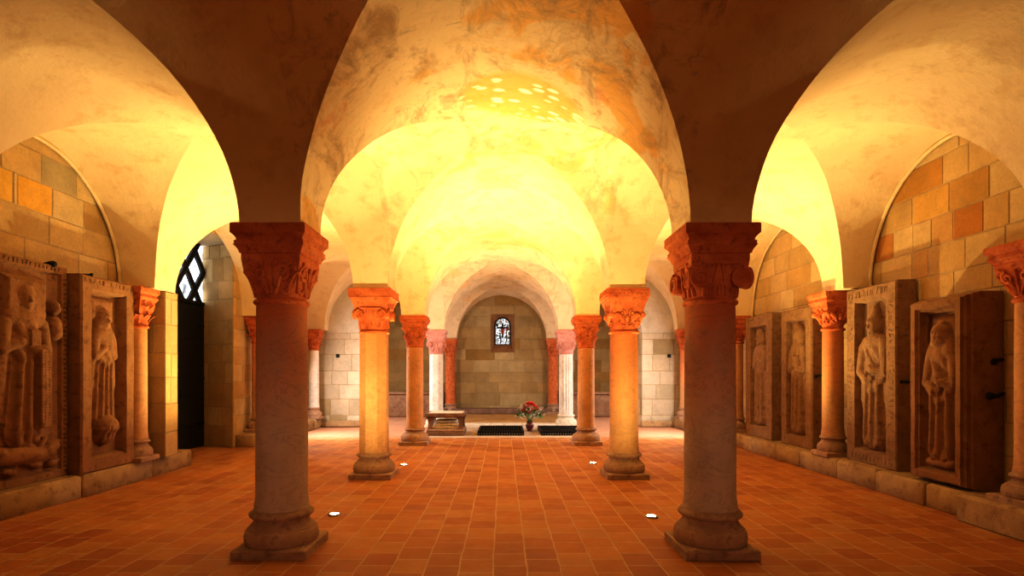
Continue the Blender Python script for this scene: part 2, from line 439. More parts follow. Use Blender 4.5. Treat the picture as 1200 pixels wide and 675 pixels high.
# footing course in front of the rear walls, ledges along the chancel sides and the low bench under the window
mb = MB(); mb.box(XW_L, 14.46, 0, -3.66, 14.60, .16, .02); struct(mb.build('baseboard_back_left', M['kerb']))
mb = MB(); mb.box(3.66, 14.46, 0, XW_R, 14.60, .16, .02); struct(mb.build('baseboard_back_right', M['kerb']))
mb = MB(); mb.box(-1.85, 17.85, .09, 1.85, AY, .27, .02); struct(mb.build('trim_2', M['oak']))
mb = MB(); mb.box(-5.0, 17.9, 0, -1.95, AY, .72, .02); mb.box(-5.0, 17.86, .72, -1.95, AY, .80, .015); struct(mb.build('trim_3', M['base']))
mb = MB(); mb.box(1.95, 17.9, 0, 4.9, AY, .72, .02); mb.box(1.95, 17.86, .72, 4.9, AY, .80, .015); struct(mb.build('trim_4', M['base']))
# step up to the chancel and its floor
mb = MB()
xs = [-1.95, -1.0, -.25, .55, 1.3, 1.95]
for a, b in zip(xs[:-1], xs[1:]): mb.box(a + .003, 14.18, 0, b - .003, 14.62, .10 + R.uniform(-.004, .004), .012)
struct(mb.build('trim_5', M['pale']))
mb = MB(); mb.box(-1.95, 14.62, 0, 1.95, AY, .09, 0); struct(mb.build('floor_chancel', stone('ochre chancel floor', (.46, .27, .10), (.58, .36, .15), None, 3, .3)))
# pale stone flags before the step
mb = MB(); y = 12.0
while y < 14.15:
    d = min(R.uniform(.45, .7), 14.17 - y)
    if 14.17 - y - d < .2: d = 14.17 - y
    x = -1.75
    while x < 1.74:
        w = R.uniform(.5, .95); x2 = min(x + w, 1.75)
        if 1.75 - x2 < .2: x2 = 1.75
        mb.box(x + .003, y + .003, -.02, x2 - .003, y + d - .003, .008, .004); x = x2
    y += d
struct(mb.build('trim_6', stone('pale floor flags', (.58, .44, .34), (.72, .58, .46), (.5, .33, .24), 2.5, .4)))

# ------------------------------------------------------------------ vaults
def wob(p, amp=.014):
    v = noise.noise_vector(Vector(p) * 1.1); w = noise.noise_vector(Vector(p) * 3.1 + Vector((9, 3, 1)))
    f = min(1, max(0, (p[2] - SPR) / .25))
    return (p[0] + f * (v.x * amp + w.x * amp * .35), p[1] + f * (v.y * amp + w.y * amp * .35), p[2] + f * (v.z * amp + w.z * amp * .35))
NU, NM = 44, 12
US = [-math.cos(PI * i / NU) for i in range(NU + 1)]
def hgt(u): return SPR + RISE * math.sqrt(max(0, 1 - u * u))
def bay(mb, cx, rx, cy, ry):
    for sg in (-1, 1):
        rows = []
        for u in US: rows.append([wob((cx + rx * u, cy + ry * sg * (1 - (1 - abs(u)) * k / NM), hgt(u))) for k in range(NM + 1)])
        mb.grid(rows)
        rows = []
        for u in US: rows.append([wob((cx + rx * sg * (1 - (1 - abs(u)) * k / NM), cy + ry * u, hgt(u))) for k in range(NM + 1)])
        mb.grid(rows)
def band_x(mb, cx, rx, y0, y1, n=5):   # profile across x
    mb.grid([[wob((cx + rx * u, y0 + (y1 - y0) * k / n, hgt(u))) for k in range(n + 1)] for u in US])
def band_y(mb, cy, ry, x0, x1, n=5):
    mb.grid([[wob((x0 + (x1 - x0) * k / n, cy + ry * u, hgt(u))) for k in range(n + 1)] for u in US])
cells = [((a + b) / 2, (b - a) / 2 - PH) for a, b in zip(ROWS[:-1], ROWS[1:])]
nave = MB(); la = MB(); ra = MB()
rx = CX - PH; acx = (AX0 + AX1) / 2; arx = (AX1 - AX0) / 2
for cy, ry in cells:
    bay(nave, 0, rx, cy, ry)
    for sg, m, xw in ((-1, la, XW_L), (1, ra, XW_R)):
        bay(m, sg * acx, arx, cy, ry)
        band_y(m, cy, ry, sg * (CX - PH), sg * (CX + PH))
        band_y(m, cy, ry, sg * AX1, xw)
for i, y in enumerate(ROWS):
    y0, y1 = y - PH, y + PH
    if i == 0: y0 = y - .6
    band_x(nave, 0, rx, y0, y1)
    band_x(la, -acx, arx, y0, y1); band_x(ra, acx, arx, y0, y1)
# undersides of the pillars where they sit on the imposts
def under(mb, x0, x1, y0, y1): mb.quad((x0, y0, SPR), (x1, y0, SPR), (x1, y1, SPR), (x0, y1, SPR))
for y in ROWS:
    for sg, m, xw in ((-1, la, XW_L), (1, ra, XW_R)):
        under(m, *sorted((sg * (CX - PH), sg * (CX + PH))), y - PH, y + PH)
        under(m, *sorted((sg * AX1, xw)), y - PH, y + PH)
struct(nave.build('ceiling', M['fresco'], smooth=50))
struct(la.build('ceiling_left', M['plaster'], smooth=50))
struct(ra.build('ceiling_right', M['plaster'], smooth=50))
# thin raised plaster roll along the wall arches of the first lit bay
for sg, xw, nm in ((-1, XW_L, 'trim_7'), (1, XW_R, 'trim_8')):
    mb = MB()
    for cy, ry in cells[2:4]:
        if sg < 0 and cy > 8: continue
        pts = [wob((xw - sg * .03, cy + (ry - .02) * u, hgt(u) - .02)) for u in US]
        mb.tube(pts, .022, 8)
    struct(mb.build(nm, M['plaster']))

# ------------------------------------------------------------------ kerbs along the walls
def kerb(name, xa, xb, spans, h):
    mb = MB()
    for (y0, y1) in spans:
        y = y0
        while y < y1 - .01:
            L = R.uniform(.7, 1.3); y2 = min(y + L, y1)
            if y1 - y2 < .3: y2 = y1
            j = R.uniform(-.015, .015); a, b = sorted((xa, xb))
            if abs(xa) < abs(xb):
                a, b = (a + j, b) if xa > 0 else (a, b + j)
            mb.box(a, y + .004, -.02, b, y2 - .004, h + R.uniform(-.012, .0), .025); y = y2
    struct(mb.build(name, M['kerb'], smooth=50))
kerb('baseboard_right', 4.50, XW_R, [(-2.9, 14.45)], .25)
kerb('baseboard_left', -4.68, XW_L, [(-2.9, 8.45), (10.5, 14.45)], .25)
mb = MB(); mb.box(4.36, 4.35, -.02, 4.5, 5.28, .26, .03); struct(mb.build('trim_9', M['kerb']))
# rectangular wall pier beside the door, with its moulded cap
mb = MB()
ashlar((-4.55, 7.56, 0), (0, 1, 0), (1, 0, 0), 0, .30, .25, SPR, [.33, .4, .36], pal_beige, mb=mb, lmin=.2, lmax=.4)
ashlar((XW_L, 7.56, 0), (1, 0, 0), (0, -1, 0), 0, .47, .25, SPR, [.33, .4, .36], pal_beige, mb=mb, lmin=.2, lmax=.4)
ashlar((XW_L, 7.86, 0), (1, 0, 0), (0, 1, 0), 0, .47, .25, SPR, [.33, .4, .36], pal_beige, mb=mb, lmin=.2, lmax=.4)
mb.quad((-4.55, 7.56, SPR), (-4.55, 7.86, SPR), (XW_L, 7.86, SPR), (XW_L, 7.56, SPR), col=(.5, .4, .27))
struct(mb.build('trim_10', M['ashlar'], smooth=0, color=True))

# ------------------------------------------------------------------ columns
def ring(z, half, s, n=64):
    out = []
    for k in range(n):
        a = 2 * PI * k / n; c, q = math.cos(a), math.sin(a); sq = 1 / max(abs(c), abs(q))
        r = half * ((1 - s) + s * sq); out.append((r * c, r * q, z))
    return out
def loft(mb, levels, n=64):
    rows = [ring(z, h, s, n) for z, h, s in levels]
    mb.grid(rows, True); mb.cap(rows[0][::-1]); mb.cap(rows[-1])
class Bell:
    """Capital bell: surface lookup on each of its four faces."""
    def __init__(s, levels): s.l = levels
    def at(s, z):
        l = s.l
        if z <= l[0][0]: return l[0][1:]
        for (z0, h0, s0), (z1, h1, s1) in zip(l[:-1], l[1:]):
            if z <= z1:
                t = (z - z0) / (z1 - z0 + 1e-9); return h0 + (h1 - h0) * t, s0 + (s1 - s0) * t
        return l[-1][1:]
    def p(s, k, x, z, d=0):
        h, q = s.at(z); a = math.atan2(x, h) if abs(x) < h else math.copysign(PI / 4, x)
        a = max(-PI / 4, min(PI / 4, a)); c = math.cos(a)
        r = h * ((1 - q) + q / c) + d
        x_, y_ = r * math.sin(a), -r * math.cos(a)
        b = k * PI / 2; return (x_ * math.cos(b) - y_ * math.sin(b), x_ * math.sin(b) + y_ * math.cos(b), z)
def spiral(bell, k, cx, cz, r, turns, dirn, d, n=30, a0=PI / 2):
    pts = []
    for i in range(n + 1):
        t = i / n; a = a0 + dirn * turns * 2 * PI * t; q = r * (1 - .8 * t)
        pts.append(bell.p(k, cx + q * math.cos(a), cz + q * math.sin(a), d))
    return pts

def prof_impost(kind, zt, H, ht, hb):
    z0 = zt - H; e = ht - hb
    if kind == 'cavetto':
        L = [(z0, hb, 1), (z0 + .18 * H, hb, 1), (z0 + .20 * H, hb + .012, 1)]
        for i in range(7):
            t = i / 6; L.append((z0 + H * (.20 + .22 * t), hb + .012 + (e * .55) * (1 - math.cos(t * PI / 2)), 1))
        L += [(z0 + .44 * H, hb + e * .62, 1), (z0 + .52 * H, hb + e * .66, 1), (z0 + .54 * H, hb + e * .45, 1)]
        for i in range(7):
            t = i / 6; L.append((z0 + H * (.56 + .16 * t), hb + e * .45 + e * .5 * (1 - math.cos(t * PI / 2)), 1))
        L += [(z0 + .74 * H, ht, 1), (zt - .008, ht, 1), (zt, ht - .006, 1)]
    elif kind == 'slab':
        L = [(z0, hb, 1), (z0 + .12 * H, hb + .006, 1), (z0 + .16 * H, hb + .01, 1), (z0 + .5 * H, ht - .012, 1), (z0 + .54 * H, ht - .01, 1), (z0 + .55 * H, ht, 1), (zt - .01, ht, 1), (zt, ht - .008, 1)]
    else:  # roll
        L = [(z0, hb, 1), (z0 + .22 * H, hb, 1)]
        for i in range(7):
            t = i / 6; L.append((z0 + H * (.24 + .26 * t), hb + e * .8 * math.sin(t * PI / 2), 1))
        for i in range(9):
            t = i / 8; L.append((z0 + H * (.52 + .4 * t), hb + e * .7 + e * .3 * math.sin(t * PI), 1))
        L += [(zt - .01, ht - .01, 1), (zt, ht - .012, 1)]
    return L

def leaf(mb, bell, ang, z0, z1, w, out):
    rows = []; N = 9
    for i in range(N + 1):
        t = i / N; z = z0 + (z1 - z0) * min(t * 1.12, 1) - (max(0, t - .82) * .25 * (z1 - z0) * 3)
        h, q = bell.at(z); a = ang; ca = max(abs(math.cos(a)), abs(math.sin(a))); r = h * ((1 - q) + q / ca) + .008 + out * max(0, t - .35) ** 1.6 * 1.7
        ww = w * math.sin(PI * (.18 + .74 * t)) ** .7
        row = []
        for j in range(-3, 4):
            f = j / 3; lob = 1 + .16 * math.cos(t * 22)
            x = ww * f * lob; rr = r - .018 * f * f + .006 * math.cos(f * PI * 2)
            row.append((rr * math.cos(a) - x * math.sin(a), rr * math.sin(a) + x * math.cos(a), z))
        rows.append(row)
    mb.grid(rows)

def column(name, label, x, y, z0=0.0, ztop=SPR, r=.195, cap='scroll', mats=('red', 'shaft_a', 'base'), ab=.28, imp=.27, impk='cavetto', caph=.28, shaft='round', plinth=.28, baseh=.33, group=None, rtop=None):
    root = empty(name, (x, y, z0), 0, label, 'column', group)
    H = ztop - z0; rt = rtop or r * .97
    mc, ms, mb_ = M[mats[0]], M[mats[1]], M[mats[2]]
    # plinth and moulded base
    m = MB(); ph = .07 if plinth > .2 else .06; m.box(-plinth, -plinth, -.015, plinth, plinth, ph, .012); m.build('plinth', mb_, root, 40)
    k = (baseh - ph); rb = plinth * .97
    rb = plinth * 1.0
    pr = [(ph - .005, rb * .93)]
    for i in range(11): t = i / 10; pr.append((ph + .42 * k * t, rb * (.93 + .07 * math.sin(PI * (.08 + .80 * t)) ** .7) - rb * .03 * t * t))
    pr += [(ph + .435 * k, rb * .90), (ph + .47 * k, rb * .89)]
    for i in range(9): t = i / 8; pr.append((ph + k * (.48 + .26 * t), r * 1.06 + (rb * .87 - r * 1.06) * (1 - math.sin(t * PI / 2)) ** 1.2))
    for i in range(9): t = i / 8; pr.append((ph + k * (.755 + .215 * t), r * 1.10 + r * .15 * math.sin(PI * t) ** .7))
    pr += [(baseh, r * 1.03)]
    m = MB(); m.lathe(pr, 48); m.build('base', mb_, root, 45)
    zc1 = H - imp; zc0 = zc1 - caph; zr = zc0 - .045
    # shaft
    m = MB(); zs = np.linspace(baseh, zr + .01, 14)
    if shaft == 'round':
        m.lathe([(z, (r + (rt - r) * (z - baseh) / (zr - baseh)) * (1 + .012 * math.sin(PI * (z - baseh) / (zr - baseh))) + (.012 if z == zs[0] else 0)) for z in zs], 48)
    elif shaft == 'octagon':
        m.lathe([(z, (r + (rt - r) * (z - baseh) / (zr - baseh)) * 1.05) for z in zs], 8, a0=PI / 8)
    else:
        rows = []
        for z in zs:
            q = r + (rt - r) * (z - baseh) / (zr - baseh); end = min(1, min(z - baseh, zr - z) / .08 + .0)
            rows.append([((q - q * .09 * max(0, end) * abs(math.sin(a * 8)) ** .8) * math.cos(a), (q - q * .09 * max(0, end) * abs(math.sin(a * 8)) ** .8) * math.sin(a), z) for a in [2 * PI * i / 128 for i in range(128)]])
        m.grid(rows, True); m.cap(rows[0][::-1]); m.cap(rows[-1])
    m.build('shaft', ms, root, 30)
    m = MB(); m.lathe([(zr + .045 * t, rt * 1.0 + .022 * math.sin(PI * t) ** .6) for t in [0.0, .08, .2, .35, .5, .65, .8, .92, 1.0]], 48)
    m.build('necking_ring', mc, root, 50)
    # capital bell
    hb = ab * .79
    if cap == 'cushion':
        lv = [(zc0 + caph * t, rt + (hb - rt) * min(1, math.sin(min(1, t / .72) * PI / 2)), min(1, max(0, (t - .05) / .6))) for t in np.linspace(0, 1, 16)]
    else:
        lv = [(zc0 + caph * t, rt * .98 + (hb - rt * .98) * (t ** 1.35), min(1, t * 1.25) ** 1.2) for t in np.linspace(0, 1, 16)]
    bell = Bell(lv); m = MB(); loft(m, lv)
    vol = []
    zz = lambda t: zc0 + caph * t
    if cap == 'scroll':       # vine scrolls on each face
        for f in range(4):
            for sg in (-1, 1):
                st = [bell.p(f, sg * (.02 + .05 * t), zz(.08 + .5 * t), .010) for t in np.linspace(0, 1, 10)]
                m.tube(st, .018, 6)
                m.tube(spiral(bell, f, sg * .085, zz(.66), .055, 1.4, -sg, .006, 26), [.021 - .009 * i / 26 for i in range(27)], 6)
                m.tube(spiral(bell, f, sg * .155, zz(.75), .05, 1.2, sg, .004, 24), [.019 - .008 * i / 24 for i in range(25)], 6)
                m.tube([bell.p(f, sg * (.12 + .09 * t), zz(.15 + .55 * t + .12 * math.sin(t * PI)), .005) for t in np.linspace(0, 1, 10)], .016, 6)
                m.tube([bell.p(f, sg * (.03 + .13 * t), zz(.35 - .2 * math.sin(t * PI * 1.2)), .004) for t in np.linspace(0, 1, 10)], .015, 6)
            m.tube([bell.p(f, .0, zz(.1 + .8 * t), .008) for t in np.linspace(0, 1, 6)], [.016, .014, .012, .014, .02, .01], 6)
    elif cap in ('volute', 'smallvolute'):
        rv = .078 if cap == 'volute' else .058; cxv = hb * .72 if cap == 'volute' else hb * .66; tz = .52 if cap == 'volute' else .66
        for f in range(4):
            for sg in (-1, 1):
                v = MB(); b = f * PI / 2
                # a fat disc with a raised spiral
                dd = hb + .012; pts = []
                for i in range(41):
                    t = i / 40; a = PI / 2 - sg * 1.9 * 2 * PI * t; q = rv * (1 - .84 * t); pts.append((sg * cxv + q * math.cos(a), -dd, zz(tz) + q * math.sin(a)))
                v.tube(pts, [.017 - .008 * i / 40 for i in range(41)], 7)
                disc = []
                for (yy, q) in [(-dd + .05, rv * .9), (-dd + .012, rv * 1.02), (-dd, rv * .98), (-dd - .004, rv * .8), (-dd - .002, .004)]:
                    disc.append([(sg * cxv + q * math.cos(2 * PI * i / 24), yy, zz(tz) + q * math.sin(2 * PI * i / 24)) for i in range(24)])
                v.grid(disc, True)
                v.v = [(px * math.cos(b) - py * math.sin(b), px * math.sin(b) + py * math.cos(b), pz) for px, py, pz in v.v]
                vol.append(v)
                m.tube([bell.p(f, sg * (.015 + .05 * t), zz(.95 - .9 * t ** .8), .006) for t in np.linspace(0, 1, 8)], .011, 6)
            m.tube([bell.p(f, -hb * .6 + hb * 1.2 * t, zz(.93), .01) for t in np.linspace(0, 1, 10)], .014, 6)
            for q in np.linspace(-.12, .12, 5): m.tube([bell.p(f, q, zz(.06 + .30 * t), .004) for t in np.linspace(0, 1, 5)], [.016, .018, .016, .012, .005], 6)
    elif cap == 'leaf':
        for tier in range(2):
            for i in range(8): leaf(m, bell, 2 * PI * (i + .5 * tier) / 8, zz(.02 + .42 * tier), zz(.52 + .43 * tier), .062 + .01 * tier, .075)
    elif cap == 'beast':      # entwined creatures with heads at the corners
        for f in range(4):
            for sg in (-1, 1):
                body = [bell.p(f, sg * (.03 + .15 * t), zz(.30 + .42 * math.sin(t * PI * .75) ), .014) for t in np.linspace(0, 1, 12)]
                m.tube(body, [.014 + .02 * math.sin(PI * i / 11) for i in range(12)], 8)
                m.tube([bell.p(f, sg * (.02 + .10 * t), zz(.22 + .2 * t * t), .006) for t in np.linspace(0, 1, 8)], .012, 6)
                m.tube(spiral(bell, f, sg * .06, zz(.78), .045, 1.1, sg, .008, 20), .012, 6)
                wing = [bell.p(f, sg * (.05 + .06 * t), zz(.62 - .4 * t), .012) for t in np.linspace(0, 1, 8)]; m.tube(wing, [.02 - .012 * i / 7 for i in range(8)], 6)
            h = bell.p(f, hb * .95, zz(.72), .01); m.ball(h, .038, 10, 7, (1, 1, 1.1))
            m.ball(bell.p(f, 0, zz(.55), .01), .034, 10, 7, (1, 1, 1.5))
    elif cap == 'cushion':    # round-bottomed shields filled with an interlace
        for f in range(4):
            pts = [bell.p(f, hb * .8 * math.cos(PI + PI * t), zz(.86 + .62 * math.sin(PI + PI * t)), .012) for t in np.linspace(0, 1, 22)]
            m.tube(pts, .012, 6)
            m.tube([bell.p(f, -hb * .8 + hb * 1.6 * t, zz(.88), .012) for t in np.linspace(0, 1, 10)], .012, 6)
            for j in range(2):
                q = [bell.p(f, .115 * math.sin(t * 2 * PI * 2 + j * PI), zz(.62 + .2 * math.cos(t * 2 * PI * 3)), .008) for t in np.linspace(0, 1, 60)]
                m.tube(q, .008, 5)
    cobj = m.build('capital', mc, root, 40)
    for v in vol: v.build('volute', mc, cobj, 45)
    # impost
    m = MB(); loft(m, prof_impost(impk, H, imp, ab, hb), 32)
    if impk == 'slab':        # carved band round the face of the impost
        for f in range(4):
            b = f * PI / 2
            for j in range(2):
                if cap == 'beast': q = [(-ab * .92 + 1.84 * ab * t, -ab - .002, H - imp * .24 + .028 * math.sin(t * PI * 9 + j * PI)) for t in np.linspace(0, 1, 60)]
                else: q = [(-ab * .95 + 1.9 * ab * t, -ab * (.97 if j else 1.0), H - imp * (.06 + .44 * j)) for t in np.linspace(0, 1, 4)]
                m.tube([(px * math.cos(b) - py * math.sin(b), px * math.sin(b) + py * math.cos(b), pz) for px, py, pz in q], .009, 6)
    m.build('impost', mc, root, 35)
    return root

y1, y2, y3, y4 = ROWS[2:6]
column('stone_column', 'left foreground column with grey round shaft and scroll-carved red capital', -CX, y1, cap='scroll')
column('stone_column', 'right foreground column with grey round shaft and large spirals on its red capital', CX, y1, cap='volute')
column('stone_column', 'left ochre column of the second pair with an eight-sided shaft', -CX, y2, cap='smallvolute', shaft='octagon', mats=('red', 'shaft_b', 'base'), impk='slab', imp=.24, caph=.31, r=.19)
column('stone_column', 'right ochre column of the second pair with beasts carved on its red capital', CX, y2, cap='beast', mats=('red', 'shaft_c', 'base'), impk='slab', imp=.27, caph=.28, r=.19)
column('stone_column', 'slender left column of the third pair, beside the low stone table', -CX, y3, cap='leaf', mats=('red', 'shaft_b', 'base'), impk='roll', imp=.2, caph=.36, r=.168, ab=.27)
column('stone_column', 'slender right column of the third pair, beside the right black grate', CX, y3, cap='leaf', mats=('red', 'shaft_b', 'base'), impk='roll', imp=.22, caph=.36, r=.168, ab=.27)
column('stone_column', 'whitish eight-sided column left of the chancel step with pink capital', -CX, y4, cap='smallvolute', shaft='octagon', mats=('pink', 'shaft_w', 'pale'), impk='cavetto', imp=.27, caph=.31, r=.18, ab=.27)
column('stone_column', 'whitish fluted column right of the chancel step with pink shield capital', CX, y4, cap='cushion', shaft='fluted', mats=('pink', 'shaft_w', 'pale'), impk='cavetto', imp=.27, caph=.31, r=.185, ab=.28)
column('stone_column', 'dark red column against the chancel end wall, left of the stained glass window', -CX + .02, 18.08, .09, cap='leaf', mats=('red', 'red', 'base'), impk='cavetto', imp=.24, caph=.3, r=.16, ab=.24, plinth=.24)
column('stone_column', 'dark red column against the chancel end wall, right of the stained glass window', CX - .02, 18.08, .09, cap='leaf', mats=('red', 'red', 'base'), impk='cavetto', imp=.24, caph=.3, r=.16, ab=.24, plinth=.24)
wk = dict(z0=.25, r=.135, ab=.235, plinth=.2, baseh=.28, imp=.22, caph=.27)
column('stone_column', 'wall column between the left wall carved slabs and the black door', -4.80, 7.33, mats=('red', 'shaft_b', 'base'), cap='leaf', **{**wk, 'ab': .2})
column('stone_column', 'slim wall column just beyond the black door on the left', -4.82, ROWS[4] + .02, mats=('red', 'shaft_c', 'base'), cap='leaf', **{**wk, 'ab': .19, 'r': .12})
column('stone_column', 'slim wall column in the far left corner of the aisle', -4.80, 14.24, mats=('red', 'shaft_w', 'base'), cap='leaf', **{**wk, 'ab': .2, 'r': .125})
column('stone_column', 'wall column at the right edge of the picture, nearest the viewer', 4.66, 4.78, mats=('red', 'shaft_b', 'base'), cap='scroll', **{**wk, 'ab': .25, 'plinth': .24, 'r': .15, 'imp': .2})
column('stone_column', 'red wall column between the second and third carved slabs of the right wall', 4.68, 7.78, mats=('red', 'shaft_c', 'base'), cap='beast', **wk)
column('stone_column', 'wall column beyond the farthest carved slab of the right wall', 4.68, 11.02, mats=('red', 'shaft_b', 'base'), cap='volute', **wk)
column('stone_column', 'slim wall column in the far right corner of the aisle', 4.70, 14.20, mats=('red', 'shaft_c', 'base'), cap='leaf', **{**wk, 'r': .12, 'ab': .2})

# ------------------------------------------------------------------ carved grave slabs
class Relief:
    def __init__(s, w, h, step=.0085):
        s.w, s.h = w, h
        s.u = np.linspace(-w / 2, w / 2, int(w / step) + 1); s.v = np.linspace(0, h, int(h / step) + 1)
        s.U, s.V = np.meshgrid(s.u, s.v); s.H = np.zeros_like(s.U); s.L = np.zeros(s.U.shape, int)
        s.groups = ['background_panel']
    def g(s, name):
        if name not in s.groups: s.groups.append(name)
        return s.groups.index(name)
    def put(s, W, grp, k=.012):
        gi = s.g(grp); win = (W > s.H) & (W > .004); s.L[win] = gi
        hh = np.clip(.5 + .5 * (W - s.H) / k, 0, 1); sm = s.H * (1 - hh) + W * hh + k * hh * (1 - hh)
        s.H = np.where(W > -.5, sm, s.H)
    def cap(s, a, b, grp, fl=1.0, k=.012):
        (u0, v0, w0, r0), (u1, v1, w1, r1) = a, b
        du, dv = u1 - u0, v1 - v0; L2 = du * du + dv * dv + 1e-12
        t = np.clip(((s.U - u0) * du + (s.V - v0) * dv) / L2, 0, 1)
        r = r0 + (r1 - r0) * t; d2 = (s.U - u0 - du * t) ** 2 + (s.V - v0 - dv * t) ** 2
        W = np.where(d2 < r * r, w0 + (w1 - w0) * t + fl * np.sqrt(np.maximum(r * r - d2, 0)), -1)
        s.put(W, grp, k)
    def rect(s, u0, u1, v0, v1, w, grp, edge=.03):
        d = np.minimum(np.minimum(s.U - u0, u1 - s.U), np.minimum(s.V - v0, v1 - s.V))
        s.put(np.where(d > 0, w * np.clip(d / edge, 0, 1) ** .5, -1), grp, .006)
    def dent(s, u, v, ru, rv, amt): s.H -= amt * np.exp(-(((s.U - u) / ru) ** 2 + ((s.V - v) / rv) ** 2))
    def folds(s, grp, v0, v1, f, amp, ph=0.0, lean=0.0, u0=0.0):
        m = (s.L == s.g(grp)) * np.clip((s.V - v0) / .05, 0, 1) * np.clip((v1 - s.V) / .12, 0, 1) * np.clip(s.H / .05, 0, 1)
        x = (s.U - u0) * (1 - .22 * (v1 - s.V)) + lean * (v1 - s.V)
        wv = np.sin(x * f + ph + .8 * np.sin(s.V * 3 + ph)); s.H += amp * m * (np.abs(wv) ** .6 * np.sign(wv))
    def build(s, root, mat, v0, depth, labels=None, rng=0):
        n = np.random.RandomState(rng)
        ed = np.minimum(np.minimum(s.U + s.w / 2, s.w / 2 - s.U), np.minimum(s.V, s.h - s.V))
        H = s.H * np.clip(ed / .02, 0, 1) ** .6 + .0012 * n.randn(*s.H.shape)
        nv, nu = H.shape
        for gi, name in enumerate(s.groups):
            fl = np.zeros((nv - 1, nu - 1), bool)
            fl = s.L[:-1, :-1] == gi
            if not fl.any(): continue
            idx = -np.ones(nv * nu, int)
            jj, ii = np.nonzero(fl); q = np.stack([jj * nu + ii, jj * nu + ii + 1, (jj + 1) * nu + ii + 1, (jj + 1) * nu + ii], 1)
            used = np.unique(q); idx[used] = np.arange(len(used))
            co = np.stack([s.U.ravel()[used], depth - H.ravel()[used], s.V.ravel()[used] + v0], 1)
            me = bpy.data.meshes.new(name); me.from_pydata(co.tolist(), [], idx[q].tolist()); me.update(); me.shade_smooth(); me.materials.append(mat)
            o = bpy.data.objects.new(name, me); C.objects.link(o); o.parent = root

